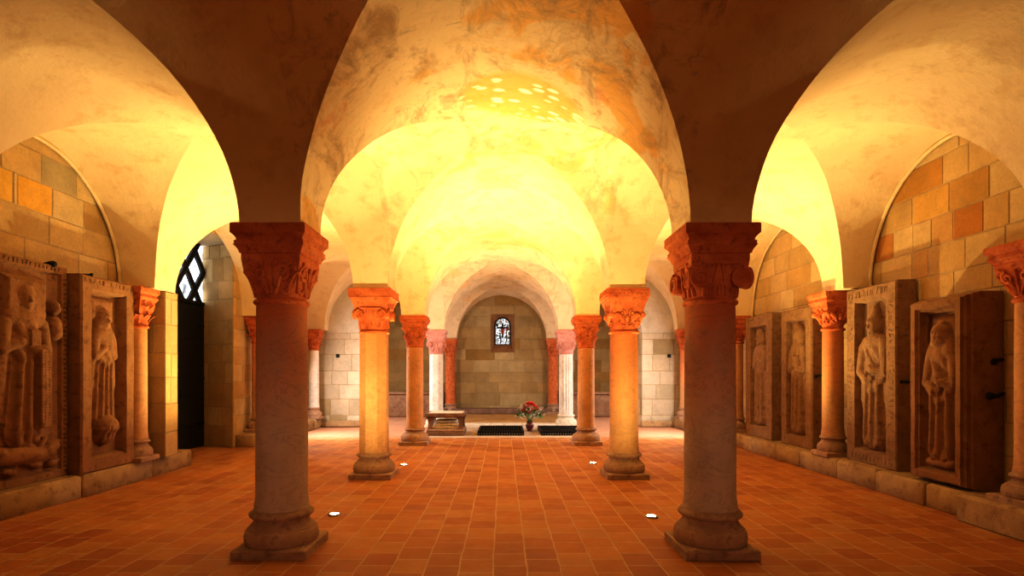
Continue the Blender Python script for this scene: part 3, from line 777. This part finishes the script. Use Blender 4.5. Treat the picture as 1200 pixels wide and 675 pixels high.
def figure(rl, u0, v0, Hf, arms='book', head='veil', dep=1.0, wide=1.0, fold=(60, .010), face=1, staff=False):
    dep *= .68; s = Hf / 1.75; G = 'carved_figure'
    def P(u, v, w, r): return (u0 + u * s * wide, v0 + v * s, w * s * dep, r * s)
    c = lambda a, b, fl=1.0, k=.012, g=G: rl.cap(P(*a), P(*b), g, fl * dep, k * 1.0)
    # robe, torso, shoulders
    c((0, .12, .02, .235), (0, .95, .03, .175), .55, .03)
    c((-.10, .12, .03, .13), (-.07, .9, .04, .12), .7, .03); c((.10, .12, .03, .13), (.07, .9, .04, .12), .7, .03)
    c((0, .95, .03, .18), (0, 1.32, .04, .185), .65, .03)
    c((-.16, 1.36, .04, .10), (.16, 1.36, .04, .10), .9, .03)
    c((0, 1.36, .05, .075), (0, 1.52, .06, .075), 1, .02)
    rl.folds(G, v0 - .02, v0 + 1.0 * s, fold[0] / s, fold[1] * 1.7, .4, .0, u0)
    rl.folds(G, v0 + .85 * s, v0 + 1.36 * s, 34 / s, .010, 1.2, -.6, u0)
    # mantle hanging from the shoulders
    for sg in (-1, 1):
        c((sg * .19, 1.32, .03, .085), (sg * .25, .62, .02, .075), .75, .02)
        c((sg * .25, .62, .02, .07), (sg * .22, .25, .01, .04), .7, .02)
    # feet
    for sg in (-1, 1): c((sg * .075, .10, .09, .05), (sg * .10, .015, .12, .045), .9, .01)
    # arms and hands
    def hand(x, y, w, ang, n=4):
        c((x, y, w, .038), (x + .05 * math.cos(ang), y + .05 * math.sin(ang), w, .038), .6, .008)
        for i in range(n):
            o = (i - 1.5) * .021; fx, fy = x + .05 * math.cos(ang) - o * math.sin(ang), y + .05 * math.sin(ang) + o * math.cos(ang)
            L = (.062, .078, .074, .056)[i]
            c((fx, fy, w + .012, .0115), (fx + L * math.cos(ang), fy + L * math.sin(ang), w + .006, .009), 1, .003)
        c((x + .01 * math.cos(ang) + .04 * math.sin(ang), y - .0, w + .012, .013), (x + .06 * math.cos(ang) + .05 * math.sin(ang), y + .06 * math.sin(ang), w + .012, .010), 1, .003)
    if arms == 'book':
        for sg in (-1, 1): c((sg * .22, 1.30, .06, .075), (sg * .25, 1.02, .08, .072), 1, .02)
        c((.25, 1.02, .08, .068), (.07, 1.02, .15, .052), 1, .015); c((-.25, 1.02, .08, .068), (-.09, 1.10, .14, .052), 1, .015)
        rl.rect(u0 - .02 * s, u0 + .13 * s, v0 + 1.05 * s, v0 + 1.25 * s, .20 * s * dep, 'book', .01)
        hand(.05, 1.02, .155, 1.9); hand(-.08, 1.10, .15, .3)
    elif arms == 'pray':
        for sg in (-1, 1):
            c((sg * .21, 1.30, .06, .075), (sg * .23, 1.05, .08, .07), 1, .02)
            c((sg * .23, 1.05, .08, .066), (sg * .05, 1.17, .14, .048), 1, .015); hand(sg * .045, 1.17, .145, PI / 2 + sg * .25)
    elif arms == 'low':
        for sg in (-1, 1): c((sg * .22, 1.30, .06, .08), (sg * .27, .98, .08, .075), 1, .02)
        c((-.27, .98, .08, .07), (-.05, .88, .16, .05), 1, .015); c((.27, .98, .08, .07), (.08, .98, .16, .05), 1, .015)
        hand(-.04, .88, .16, .2); hand(.07, .98, .165, 2.6)
        # sleeves falling in a curve below the joined arms
        c((-.2, .9, .08, .07), (.0, .70, .09, .055), .9, .03); c((.2, .92, .08, .07), (.0, .70, .09, .055), .9, .03)
    # head
    if head == 'veil':
        c((-.085, 1.60, .02, .075), (-.15, 1.34, .05, .075), 1, .02); c((.085, 1.60, .02, .075), (.15, 1.34, .05, .075), 1, .02)
        c((0, 1.55, .03, .13), (0, 1.63, .03, .135), .95, .015)
    elif head == 'hood':
        c((0, 1.54, .04, .15), (0, 1.62, .05, .145), 1.0, .015); c((-.10, 1.56, .04, .085), (-.17, 1.36, .05, .1), 1, .03); c((.10, 1.56, .04, .085), (.17, 1.36, .05, .1), 1, .03)
    elif head == 'mitre':
        c((0, 1.56, .04, .105), (0, 1.64, .05, .105), 1, .012); c((0, 1.66, .06, .10), (0, 1.80, .05, .045), .9, .012); c((0, 1.8, .05, .045), (0, 1.87, .03, .015), .9, .01)
    else:
        c((0, 1.55, .04, .11), (0, 1.66, .04, .115), 1, .012)
        for sg in (-1, 1):
            for i in range(5): c((sg * .1, 1.66 - .05 * i, .07, .032), (sg * .12, 1.64 - .05 * i, .05, .03), 1, .006)
    c((0, 1.53, .09, .075), (0, 1.62, .09, .086), 1.05, .006)
    if face:
        c((0, 1.60, .175, .012), (0, 1.555, .19, .017), 1, .006)          # nose
        for sg in (-1, 1):
            rl.dent(u0 + sg * .036 * s * wide, v0 + 1.605 * s, .018 * s, .012 * s, .018 * s * dep)
            c((sg * .036, 1.603, .158, .013), (sg * .030, 1.603, .158, .013), .6, .003)   # eyes
            c((sg * .052, 1.625, .152, .012), (sg * .022, 1.63, .163, .011), 1, .004)      # brows
        rl.dent(u0, v0 + 1.527 * s, .026 * s, .006 * s, .012 * s * dep)
        c((-.022, 1.519, .160, .010), (.022, 1.519, .160, .010), .8, .004)  # lip
        c((0, 1.487, .145, .022), (0, 1.490, .145, .022), .9, .006)          # chin

def slab_frame(root, mat, w, h, T, rings):
    """rings: (inset, depth) steps from the front outer edge inward; depth grows into the slab."""
    m = MB(); rr = []
    def rc_(i, d): return [(-w / 2 + i, d, i), (w / 2 - i, d, i), (w / 2 - i, d, h - i), (-w / 2 + i, d, h - i)]
    rows = [rc_(0, T)] + [rc_(i, d) for i, d in rings]
    N = 10  # subdivide edges so that the stone edge can be uneven
    def sub(q):
        out = []
        for k in range(4):
            a, b = Vector(q[k]), Vector(q[(k + 1) % 4])
            for j in range(N):
                p = a.lerp(b, j / N); nz = noise.noise_vector(p * 5 + Vector((w * 7, h * 3, 0))); out.append((p.x + nz.x * .008, p.y + nz.y * .005, p.z + nz.z * .006))
        return out
    rows = [sub(q) for q in rows]
    m.grid(rows, True); m.cap(rows[0])
    return m.build('slab_frame', mat, root, 30)

def lettering(root, mat, w, h, band, sides='lrt', size=.035, gap=.052, depth=0.0, seed=1):
    rr = random.Random(seed); m = MB()
    def glyph(cx, cz, rot):
        for k in range(rr.choice((2, 3, 3))):
            if rr.random() < .6: a = (rr.choice((-.4, 0, .4)), -.5, rr.choice((-.4, 0, .4)), .5)
            else: q = rr.choice((-.45, 0, .45)); a = (-.4, q, .4, q + rr.choice((0, 0, .3)))
            p0, p1 = Vector((a[0] * size * .7, 0, a[1] * size)), Vector((a[2] * size * .7, 0, a[3] * size))
            mat_ = Matrix.Rotation(rot, 3, 'Y'); p0, p1 = mat_ @ p0, mat_ @ p1
            o = Vector((cx, depth - .001, cz)); m.tube([o + p0, o + p1], .0035, 5)
    n = int((h - .1) / gap)
    for i in range(n):
        z = .06 + i * gap
        if 'l' in sides: glyph(-w / 2 + band / 2, z, -PI / 2)
        if 'r' in sides: glyph(w / 2 - band / 2, z, PI / 2)
    if 't' in sides:
        for i in range(int((w - .1) / gap)): glyph(-w / 2 + .06 + i * gap, h - band / 2, 0)
    if 'b' in sides:
        for i in range(int((w - .1) / gap)): glyph(-w / 2 + .06 + i * gap, band / 2, 0)
    fr = [c for c in root.children if c.name.startswith('slab_frame')][0]; me = fr.data; n0 = len(me.vertices)
    V = [tuple(v.co) for v in me.vertices] + m.v; F = [tuple(p.vertices) for p in me.polygons]; mi = [p.material_index for p in me.polygons]
    F2 = [tuple(a + n0 for a in f) for f in m.f]; mats = list(me.materials)
    if mat.name not in [q.name for q in mats]: mats.append(mat)
    k = [q.name for q in mats].index(mat.name)
    nm = bpy.data.meshes.new('slab_frame'); nm.from_pydata(V, [], F + F2); nm.update(); nm.shade_smooth(); nm.set_sharp_from_angle(angle=math.radians(30))
    for q in mats: nm.materials.append(q)
    nm.polygons.foreach_set('material_index', mi + [k] * len(F2)); fr.data = nm

def clamp(root, pts, r=.012):
    m = MB(); m.tube(pts, r, 8); m.ball(pts[-1], r * 1.9, 10, 6); m.build('iron_clamp', M['iron'], root, 50)

ZK = .245
def slab_root(side, yc, face, label):
    return empty('carved_tombstone', (face, yc, ZK), -PI / 2 if side > 0 else PI / 2, label, 'tombstone', 'carved tombstones along the crypt walls')

# left wall, nearest: veiled woman with a long inscribed band, cushion, small companion and beasts at the feet
w, h = 1.12, 2.33
rt_ = slab_root(-1, 5.69, -4.85, 'nearest carved slab of the left wall, woman with inscribed band above beasts')
slab_frame(rt_, M['slab'], w, h, .165, [(.0, .012), (.012, 0), (.085, 0), (.10, .035)])
rl = Relief(w - .18, h - .18)
rl.rect(-.27, .27, 1.62, 2.06, .07, 'cushion', .06)
figure(rl, -.02, .36, 1.62, 'book', 'veil', 1.05, 1.1, (55, .012))
# long hanging band with writing
rl.rect(.06, .20, .48, 1.32, .155, 'inscribed_band', .01)
for i in range(26):
    for j in (-1, 1):
        rl.dent(.13 + j * .028, .52 + i * .03, .012, .007, .012)
# little companion figure beside the head
rl.cap((.36, 1.50, .03, .085), (.36, 1.62, .03, .07), 'small_companion'); rl.cap((.36, 1.76, .04, .065), (.355, 1.79, .04, .06), 'small_companion')
rl.cap((.30, 1.60, .05, .03), (.36, 1.52, .08, .03), 'small_companion'); rl.cap((.42, 1.60, .05, .03), (.38, 1.5, .08, .03), 'small_companion')
for sg in (-1, 1): rl.dent(.358 + sg * .02, 1.79, .01, .008, .012)
# beasts and foliage under the feet
rr = random.Random(3)
for i in range(14):
    a = rr.uniform(-.40, .40); b = rr.uniform(.06, .30); t = rr.uniform(0, PI); L = rr.uniform(.08, .16)
    rl.cap((a, b, .04, rr.uniform(.025, .05)), (a + L * math.cos(t), b + L * math.sin(t) * .6, .05, rr.uniform(.015, .03)), 'foot_beasts', 1, .008)
rl.cap((-.30, .24, .05, .09), (.22, .20, .05, .08), 'foot_beasts', .9); rl.cap((.24, .22, .07, .075), (.33, .28, .07, .05), 'foot_beasts'); rl.cap((-.33, .26, .07, .07), (-.40, .18, .06, .045), 'foot_beasts')
rl.build(rt_, M['slab'], .09, .035, rng=1)
lettering(rt_, M['incis'], w, h, .085, 'lrt', seed=2)
clamp(rt_, [(.42, .16, h + .02), (.40, .07, h + .035), (.36, .0, h + .03), (.35, -.01, h + .01)], .018)

# left wall, second: narrow figure in a deep niche standing on a bowl-shaped console
w, h = .90, 2.28
rt_ = slab_root(-1, 6.71, -4.70, 'left wall carved slab beside the wall column, slim figure in deep plain frame')
slab_frame(rt_, M['slab'], w, h, .31, [(0, .02), (.02, 0), (.15, 0), (.17, .03), (.19, .12)])
rl = Relief(w - .36, h - .36)
figure(rl, 0, .33, 1.42, 'pray', 'veil', 1.1, .82, (70, .008))
rl.cap((0, .30, .06, .17), (0, .24, .05, .13), 'foot_console', .8); rl.cap((0, .24, .05, .13), (0, .14, .02, .05), 'foot_console', .8)
for i in range(5): rl.dent(-.12 + .06 * i, .24, .012, .08, .02)
rl.rect(-.2, .2, 1.60, 1.88, .035, 'cushion', .06)
rl.build(rt_, M['slab'], .18, .12, rng=2)
lettering(rt_, M['slab'], w, h, .12, 't', .05, .07, seed=4)
clamp(rt_, [(-.3, .3, h + .01), (-.3, .12, h + .015), (-.3, .0, h + .01)], .01)

# right wall, farthest to nearest
w, h = 1.02, 2.20
rt_ = slab_root(1, 10.03, 4.66, 'farthest carved slab of the right wall, woman with joined hands')
slab_frame(rt_, M['slabgrey'], w, h, .25, [(0, .01), (.01, 0), (.20, 0), (.21, .02), (.225, .09)])
rl = Relief(w - .43, h - .43); figure(rl, 0, .06, 1.66, 'pray', 'curl', 1.0, .88, (62, .010)); rl.build(rt_, M['slabgrey'], .215, .09, rng=3)
lettering(rt_, M['slabgrey'], w, h, .19, 'lr', .06, .062, seed=5); lettering(rt_, M['slab'], w, h, .10, 't', .05, .06, seed=15)

w, h = .92, 2.17
rt_ = slab_root(1, 8.74, 4.66, 'right wall carved slab just beyond the red wall column, veiled woman clasping a book')
slab_frame(rt_, M['slabgrey'], w, h, .25, [(0, .02), (.02, 0), (.17, 0), (.18, .02), (.195, .09)])
rl = Relief(w - .37, h - .37); figure(rl, 0, .06, 1.66, 'book', 'veil', 1.0, .80, (58, .010)); rl.build(rt_, M['slabgrey'], .185, .09, rng=4)
lettering(rt_, M['slabgrey'], w, h, .16, 'l', .04, .07, seed=6)
clamp(rt_, [(w / 2 + .05, .24, 1.12), (w / 2 + .05, .10, 1.12), (w / 2 - .0, .10, 1.12), (w / 2 - .0, .06, 1.10)], .014)

w, h = .94, 2.25
rt_ = slab_root(1, 6.97, 4.66, 'right wall carved slab nearer than the red wall column, figure with tall pointed headdress')
slab_frame(rt_, M['slabgrey'], w, h, .24, [(0, .015), (.015, 0), (.17, 0), (.18, .02), (.195, .11)])
rl = Relief(w - .37, h - .37); figure(rl, 0, .06, 1.66, 'low', 'mitre', 1.15, .92, (58, .011)); rl.build(rt_, M['slabgrey'], .185, .11, rng=5)
lettering(rt_, M['slabgrey'], w, h, .17, 'lrtb', .075, .07, seed=7)
clamp(rt_, [(w / 2 + .02, .22, 1.05), (w / 2 + .02, .08, 1.05), (w / 2 - .01, .06, 1.05)], .012)

w, h = .76, 1.95
rt_ = slab_root(1, 5.76, 4.53, 'nearest and thickest carved slab of the right wall, hooded woman under stepped mouldings')
slab_frame(rt_, M['slab'], w, h, .38, [(0, .16), (.012, .13), (.012, .10), (.03, .085), (.03, .045), (.05, .03), (.05, 0), (.11, 0), (.125, .03), (.14, .03), (.15, .08), (.165, .10), (.165, .15)])
rl = Relief(w - .31, h - .31); rl.rect(-.185, .185, 1.20, 1.59, .05, 'cushion', .05)
figure(rl, 0, .10, 1.42, 'low', 'hood', 1.45, .84, (52, .014)); rl.cap((-.14, .06, .05, .05), (.14, .06, .05, .05), 'foot_console', 1.4); rl.build(rt_, M['slab'], .155, .15, rng=6)
clamp(rt_, [(w / 2 + .0, .37, 1.28), (w / 2 + .04, .30, 1.28), (w / 2 + .01, .28, 1.26)], .016)
clamp(rt_, [(w / 2 + .0, .37, .95), (w / 2 + .05, .28, .93), (w / 2 + .01, .24, .93)], .02)

# ------------------------------------------------------------------ side door and its glazing
d = empty('door_1', (DX, 9.0, 0)); struct(d)
DL, DH = 1.98, 2.70
m = MB(); m.box(-.06, 0, .0, 0, DL, DH, .006); m.build('door_leaf', M['door'], d, 30)
zb = [.02, .42, .95, 1.5, 2.02, 2.68]
for a, b in zip(zb[:-1], zb[1:]):
    m = MB(); m.box(-.004, .02, a + .008, .012, DL - .02, b - .008, .006); m.build('door_plate', M['door'], d, 30)
for z in (.45, 1.3, 2.3):
    m = MB(); m.tube([(.02, DL - .02, z - .06), (.02, DL - .02, z + .06)], .022, 10); m.box(.008, DL - .5, z - .025, .022, DL - .02, z + .025, .004); m.build('hinge', M['iron'], d, 40)
m = MB(); m.tube([(.02, .9, 1.02), (.06, .92, 1.02), (.06, 1.04, 1.02)], .012, 8); m.box(.008, .86, .94, .02, .94, 1.12, .004); m.build('handle', M['iron'], d, 40)
wn = empty('window_1', (DX, 9.0, DH)); struct(wn)
m = MB(); m.quad((-.03, 0, 0), (-.03, DL, 0), (-.03, DL, 1.2), (-.03, 0, 1.2)); m.build('glass', M['day'], wn, 0)
m = MB(); m.box(-.05, 0, 0, .03, DL, .06, .006); m.box(-.05, 0, 0, .03, .05, 1.2, .006); m.box(-.05, DL - .05, 0, .03, DL, 1.2, .006); m.build('window_frame', M['iron'], wn, 40)
m = MB(); stp = .60
for i in range(-4, 7):
    for sg in (-1, 1):
        a = i * stp; pts = []
        for k in range(13):
            z = 1.2 * k / 12; yy = a + (z * .80 if sg > 0 else -z * .80 + .42)
            if 0 <= yy <= DL: pts.append((.0, yy, z))
        if len(pts) > 2: m.tube(pts, .055, 6)
m.build('lattice', M['iron'], wn, 40)

# ------------------------------------------------------------------ small stained glass window
wn = empty('window_2', ((WX0 + WX1) / 2, AY, WZ0)); struct(wn)
hw = (WX1 - WX0) / 2; H = WZ1 - WZ0; gw, gz0, gz1, gy = .25, .27, H - .10, .26
N = 16
def arch_ring(hw_, z0, z1, y, flat=False):
    top = [(hw_ * math.cos(PI * k / N), y, (z1 - hw_) + hw_ * math.sin(PI * k / N)) for k in range(N + 1)] if not flat else \
          [((hw_ if k <= N // 2 - 3 else (-hw_ if k >= N // 2 + 3 else hw_ * (N / 2 - k) / 3)), y, (z1 - .0 if 3 <= k <= N - 3 else z1 - hw_ + hw_ * min(k, N - k) / 3)) for k in range(N + 1)]
    return top + [(-hw_, y, z0), (hw_, y, z0)]
m = MB(); m.grid([arch_ring(hw, 0, H, 0, True), arch_ring(gw + .02, gz0, gz1 + .02, gy)], True); m.build('splayed_reveal', M['slab'], wn, 30)
m = MB(); m.face(arch_ring(gw, gz0, gz1, gy - .01)); m.build('glass', M['stain'], wn, 0)
m = MB(); m.tube(arch_ring(gw, gz0, gz1, gy - .015) + [arch_ring(gw, gz0, gz1, gy - .015)[0]], .022, 6); m.build('window_frame', M['lead'], wn, 40)
m = MB(); yy = gy - .022
m.box(-.20, yy - .006, gz0 + .53, .20, yy, gz0 + .59, .003); m.box(-.03, yy - .006, gz0 + .22, .03, yy, gz0 + .72, .003)
m.box(-.22, yy - .006, gz0 + .60, -.15, yy, gz0 + .70, .003); m.box(.12, yy - .006, gz0 + .08, .15, yy, gz0 + .5, .003); m.box(-.08, yy - .006, gz0 + .02, -.05, yy, gz0 + .3, .003)
m.build('dark_glass_pieces', M['lead'], wn, 30)
m = MB(); m.box(-.05, yy - .012, gz0 + .36, .05, yy - .004, gz0 + .53, .003); m.box(.12, yy - .012, gz0 + .46, .20, yy - .004, gz0 + .54, .003); m.build('red_glass_pieces', M['stainred'], wn, 30)

# ------------------------------------------------------------------ recessed floor spotlights
for (x, y, lb) in [(-1.61, 5.48, 'glowing floor spotlight behind the left foreground column'), (1.50, 5.40, 'glowing floor spotlight behind the right foreground column'),
                   (-1.46, 8.46, 'glowing floor spotlight behind the eight-sided ochre column on the left'), (1.45, 8.62, 'glowing floor spotlight behind the beast-capital column on the right')]:
    rt_ = empty('floor_spotlight', (x, y, 0), 0, lb, 'light', 'recessed floor spotlights')
    m = MB(); m.lathe([(-.03, .062), (.006, .062), (.011, .058), (.011, .046), (.004, .042)], 28, caps=False); m.build('rim', M['steel'], rt_, 40)
    m = MB(); m.lathe([(.002, .045), (.010, .036), (.014, .016), (.0145, .002)], 24); m.build('lens', M['lens'], rt_, 60)

# ------------------------------------------------------------------ low stone table
rt_ = empty('low_stone_table', (-1.22, 12.75, .008), .0, 'low dark stone table with pale inset top beside the third left column', 'table')
m = MB(); m.box(-.44, -.42, 0, .40, .42, .10, .012); m.build('foot_slab', M['oak'], rt_, 40)
m = MB(); m.box(-.435, -.415, .10, .395, .415, .14, .012); m.build('foot_slab_top', M['base'], rt_, 40)
for sx in (-.36, .32):
    for sy in (-.33, .33):
        m = MB(); m.grid([[(sx + a * q, sy + b * q, z) for a, b in ((-1, -1), (1, -1), (1, 1), (-1, 1))] for z, q in ((.14, .055), (.2, .045), (.3, .04), (.36, .055), (.40, .085))], True)
        m.build('leg', M['oak'], rt_, 30)
m = MB()
for i, (z0, z1, q) in enumerate(((.14, .21, .30), (.213, .27, .27), (.273, .33, .24))): m.box(-q + -.02, -q, z0, q - .02, q, z1, .01)
m.build('inner_step', M['pale'], rt_, 40)
m = MB(); m.grid([[(-.46 + i, -.44 + i, z), (.42 - i, -.44 + i, z), (.42 - i, .44 - i, z), (-.46 + i, .44 - i, z)] for z, i in ((.40, .05), (.42, .02), (.44, 0), (.49, 0), (.50, .01), (.50, .05), (.485, .06))], True)
m.face([(-.41, -.39, .40), (.37, -.39, .40), (.37, .39, .40), (-.41, .39, .40)]); m.build('tabletop', M['oak'], rt_, 30)
m = MB(); m.box(-.40, -.38, .47, .36, .38, .507, .006); m.build('inset_panel', M['pale'], rt_, 30)['label'] = 'pale stone panel let into the tabletop'

# ------------------------------------------------------------------ black grave grates
for (xa, xb, lb) in [(-.52, .52, 'black iron grave grate on the floor left of the flower vase'), (.90, 1.95, 'black iron grave grate on the floor right of the flower vase')]:
    xc = (xa + xb) / 2; hw_ = (xb - xa) / 2; D = .66
    rt_ = empty('grave_grate', (xc, 13.06, .008), 0, lb, 'grate', 'black grates over the graves')
    m = MB()
    m.box(-hw_, -D, 0, hw_, -D + .05, .10, .006); m.box(-hw_, D - .05, 0, hw_, D, .10, .006); m.box(-hw_, -D + .05, 0, -hw_ + .05, D - .05, .10, .006); m.box(hw_ - .05, -D + .05, 0, hw_, D - .05, .10, .006)
    m.build('frame', M['iron'], rt_, 40)
    m = MB(); m.box(-hw_ + .04, -D + .04, .0, hw_ - .04, D - .04, .02, 0); m.build('pit_cover', M['dark'], rt_, 0)
    m = MB()
    for i in range(1, 17): q = -hw_ + .05 + (2 * hw_ - .1) * i / 17; m.box(q - .008, -D + .04, .068, q + .008, D - .04, .086, .002)
    for i in range(1, 9): q = -D + .05 + (2 * D - .1) * i / 9; m.box(-hw_ + .04, q - .006, .060, hw_ - .04, q + .006, .078, .002)
    m.build('grille', M['iron'], rt_, 40)
    for i in range(18): q = -hw_ + .04 + (2 * hw_ - .08) * i / 17; m = MB(); m.ball((q, -D - .002, .035), .012, 8, 5); m.build('rivet', M['steel'], rt_, 60)

# ------------------------------------------------------------------ vase of flowers
VX, VY = .69, 13.35
rt_ = empty('flower_vase', (VX, VY, .008), 0, 'dark red vase standing between the two black grates', 'vase')
m = MB(); m.lathe([(0, .055), (.012, .062), (.03, .055), (.07, .075), (.13, .098), (.18, .085), (.215, .062), (.235, .07), (.243, .082), (.238, .07), (.2, .05)], 28); m.build('vase_body', M['vase'], rt_, 50)
def stem_pts(tip):
    a = Vector((VX, VY, .16)); b = Vector(tip); mid = a.lerp(b, .5) + Vector((0, 0, .05)); return [a.lerp(mid, t) .lerp(mid.lerp(b, t), t) for t in np.linspace(0, 1, 7)]
rr = random.Random(11)
heads = []
for i in range(17):
    t = (i + .5) / 17; a = i * 2.399963; rad = .22 * math.sqrt(t); heads.append((VX + rad * math.cos(a), VY + rad * math.sin(a) * .85, .54 + .12 * (1 - t) - .09 * t + rr.uniform(-.025, .025)))
for i, hd in enumerate(heads):
    red = i % 3 != 1
    rt2 = empty('cut_flower', hd, rr.uniform(0, 6), 'red flower with ruffled petals in the dark red vase' if red else 'coral flower with ruffled petals in the dark red vase', 'flower', 'red flowers in the vase' if red else 'coral flowers in the vase')
    m = MB()
    for j in range(3):
        n = 6
        for k in range(n):
            a = 2 * PI * (k + .5 * j) / n; r0 = .012 + .020 * j; up = .045 - .010 * j
            rows = []
            for p in range(5):
                f = p / 4; rad = .006 + (r0 + .022) * f; z = up * math.sin(f * PI * .55) + (.012 * (2 - j)); wd = (.018 + .012 * j) * math.sin(PI * (.2 + .62 * f))
                rows.append([(rad * math.cos(a) - q * wd * math.sin(a), rad * math.sin(a) + q * wd * math.cos(a), z + .006 * q * q + rr.uniform(-.002, .002)) for q in (-1, 0, 1)])
            m.grid(rows)
    m.build('blossom', M['rose'] if red else M['coral'], rt2, 60)
    m = MB(); inv = Matrix.Rotation(-rt2.rotation_euler.z, 3, 'Z'); m.tube([inv @ (p - Vector(hd)) for p in stem_pts(hd)], .005, 5); m.build('stem', M['leaf'], rt2, 60)
m = MB()
for i in range(150):
    a = rr.uniform(0, 2 * PI); el = rr.uniform(-.15, 1.2); rad = rr.uniform(.12, .30); c = Vector((VX + rad * math.cos(a) * math.cos(el), VY + rad * math.sin(a) * math.cos(el) * .85, .38 + rad * .85 * math.sin(el)))
    d_ = (c - Vector((VX, VY, .25))).normalized(); sd = d_.cross(Vector((rr.uniform(-1, 1), rr.uniform(-1, 1), rr.uniform(-1, 1)))).normalized(); L = rr.uniform(.06, .12)
    m.grid([[tuple(c + d_ * (L * t) + sd * (q * .022 * math.sin(PI * (.08 + .84 * t))) + Vector((0, 0, -.05 * t * t))) for q in (-1, 0, 1)] for t in np.linspace(0, 1, 5)])
tag(m.build('green_foliage', M['leaf'], None, 60), 'green leaves filling the bouquet in the dark red vase', 'foliage', kind='stuff')
m = MB()
for i in range(70):
    a = rr.uniform(0, 2 * PI); el = rr.uniform(-.05, 1.35); rad = rr.uniform(.28, .40); c = Vector((VX + rad * math.cos(a) * math.cos(el), VY + rad * math.sin(a) * math.cos(el) * .85, .36 + rad * .85 * math.sin(el)))
    m.tube([Vector((VX, VY, .24)).lerp(c, t) for t in (.5, .75, 1)], .0022, 4)
    for j in range(4): m.ball(c + Vector((rr.uniform(-.022, .022), rr.uniform(-.022, .022), rr.uniform(-.022, .022))), rr.uniform(.006, .012), 6, 4)
tag(m.build('white_filler_blossom', M['gyp'], None, 60), 'fine white filler blossom around the bouquet in the dark red vase', 'flowers', kind='stuff')

# plate-and-hook stand-ins for the small dark holes in the rear ashlar walls
for (x, z, lb) in [(-4.30, 1.86, 'dark stand-in for a small hole in the pale rear wall at left'), (4.42, 1.86, 'dark stand-in for a small hole in the pale rear wall at right')]:
    rt_ = empty('hole_stand_in', (x, 14.60, z), 0, lb, 'hole stand-in')
    m = MB(); m.box(-.045, -.02, -.045, .045, .01, .045, .008); m.build('plate', M['iron'], rt_, 40)
    m = MB(); m.tube([(0, -.015, 0), (0, -.06, .0), (.0, -.075, .02), (0, -.065, .045)], .012, 8); m.build('hook', M['iron'], rt_, 40)

# ------------------------------------------------------------------ light
def spot(x, y, z, e, col, tgt, size=150, blend=.5, rad=.05):
    l = bpy.data.lights.new('uplight_or_fill', 'SPOT'); l.energy = e; l.color = col; l.spot_size = math.radians(size); l.spot_blend = blend; l.shadow_soft_size = rad
    o = bpy.data.objects.new('uplight_or_fill', l); C.objects.link(o); o.location = (x, y, z)
    o.rotation_euler = (Vector(tgt) - Vector((x, y, z))).to_track_quat('-Z', 'Y').to_euler()
WARM = (1.0, .86, .42)
# (x, y, power, forward lean, cone)
for (x, y, e, ty, cone) in [(-1.61, 5.48, 430, 2.4, 120), (1.50, 5.40, 430, 2.4, 120), (-1.46, 8.46, 600, -.4, 128), (1.45, 8.62, 600, -.4, 128), (-1.74, 11.5, 270, -.2, 116), (1.74, 11.5, 270, -.2, 116),  # last two here: unseen lamps added behind the third pair for the vault
                            (-3.35, 8.4, 600, -1.7, 126), (3.16, 8.4, 600, -1.7, 126)]:  # unseen lamps added to brighten the aisles, hidden behind the foreground columns
    spot(x, y, .06, e, WARM, (x, y + ty, 4), cone, 1.0)
for sg in (-1, 1): spot(sg * -1.5, 5.42, .08, 290, WARM, (sg * 1.42, y1, 2.3), 24, 1.0, .04)  # added narrow spots without fixtures of their own, brighten the near capitals
def area(loc, tgt, sx, sy, e, col, spread=180):
    l = bpy.data.lights.new('daylight_or_fill', 'AREA'); l.shape = 'RECTANGLE'; l.size = sx; l.size_y = sy; l.energy = e; l.color = col; l.spread = math.radians(spread)
    o = bpy.data.objects.new('daylight_or_fill', l); C.objects.link(o); o.location = loc
    o.rotation_euler = (Vector(tgt) - Vector(loc)).to_track_quat('-Z', 'Y').to_euler()
DAY = (.95, .97, 1.0)
for sg in (-1, 1):
    area((sg * 4.8, 16.4, 2.0), (0, 14.6, .6), .9, 1.2, 90, DAY)
    area((sg * 4.78, 12.1, 1.7), (sg * .3, 13.6, .2), .5, 1.0, 135, DAY, 150)
area((0, -2.4, 1.3), (0, 3.5, .5), 3.0, .8, 24, (1, .42, .13))  # added warm fill from behind the camera, no window there
for sg in (-1, 1): spot(sg * .9 + .5, -2.2, 1.2, 330, (1, .66, .42), (sg * CX, y1, 1.2), 29, 1.0, .3)  # added fill spots behind the camera, brighten the foreground columns
w = bpy.data.worlds.new('World'); scn.world = w; w.use_nodes = True
w.node_tree.nodes['Background'].inputs[0].default_value = (.02, .012, .006, 1)

# ------------------------------------------------------------------ camera
cd = bpy.data.cameras.new('Camera'); cam = bpy.data.objects.new('Camera', cd); C.objects.link(cam)
cam.location = (CAMX, 0, EYE); cam.rotation_euler = (PI / 2, 0, 0)
cd.sensor_width = 36; cd.lens = 36 * 650 / 1200
cd.shift_x = (600 - 590) / 1200; cd.shift_y = (438 - 337.5) / 1200
cd.clip_start = .05; cd.clip_end = 100
scn.camera = cam
scn.view_settings.view_transform = 'Standard'
scn.view_settings.look = 'None'
scn.view_settings.exposure = 0.08
scn.view_settings.gamma = 0.7
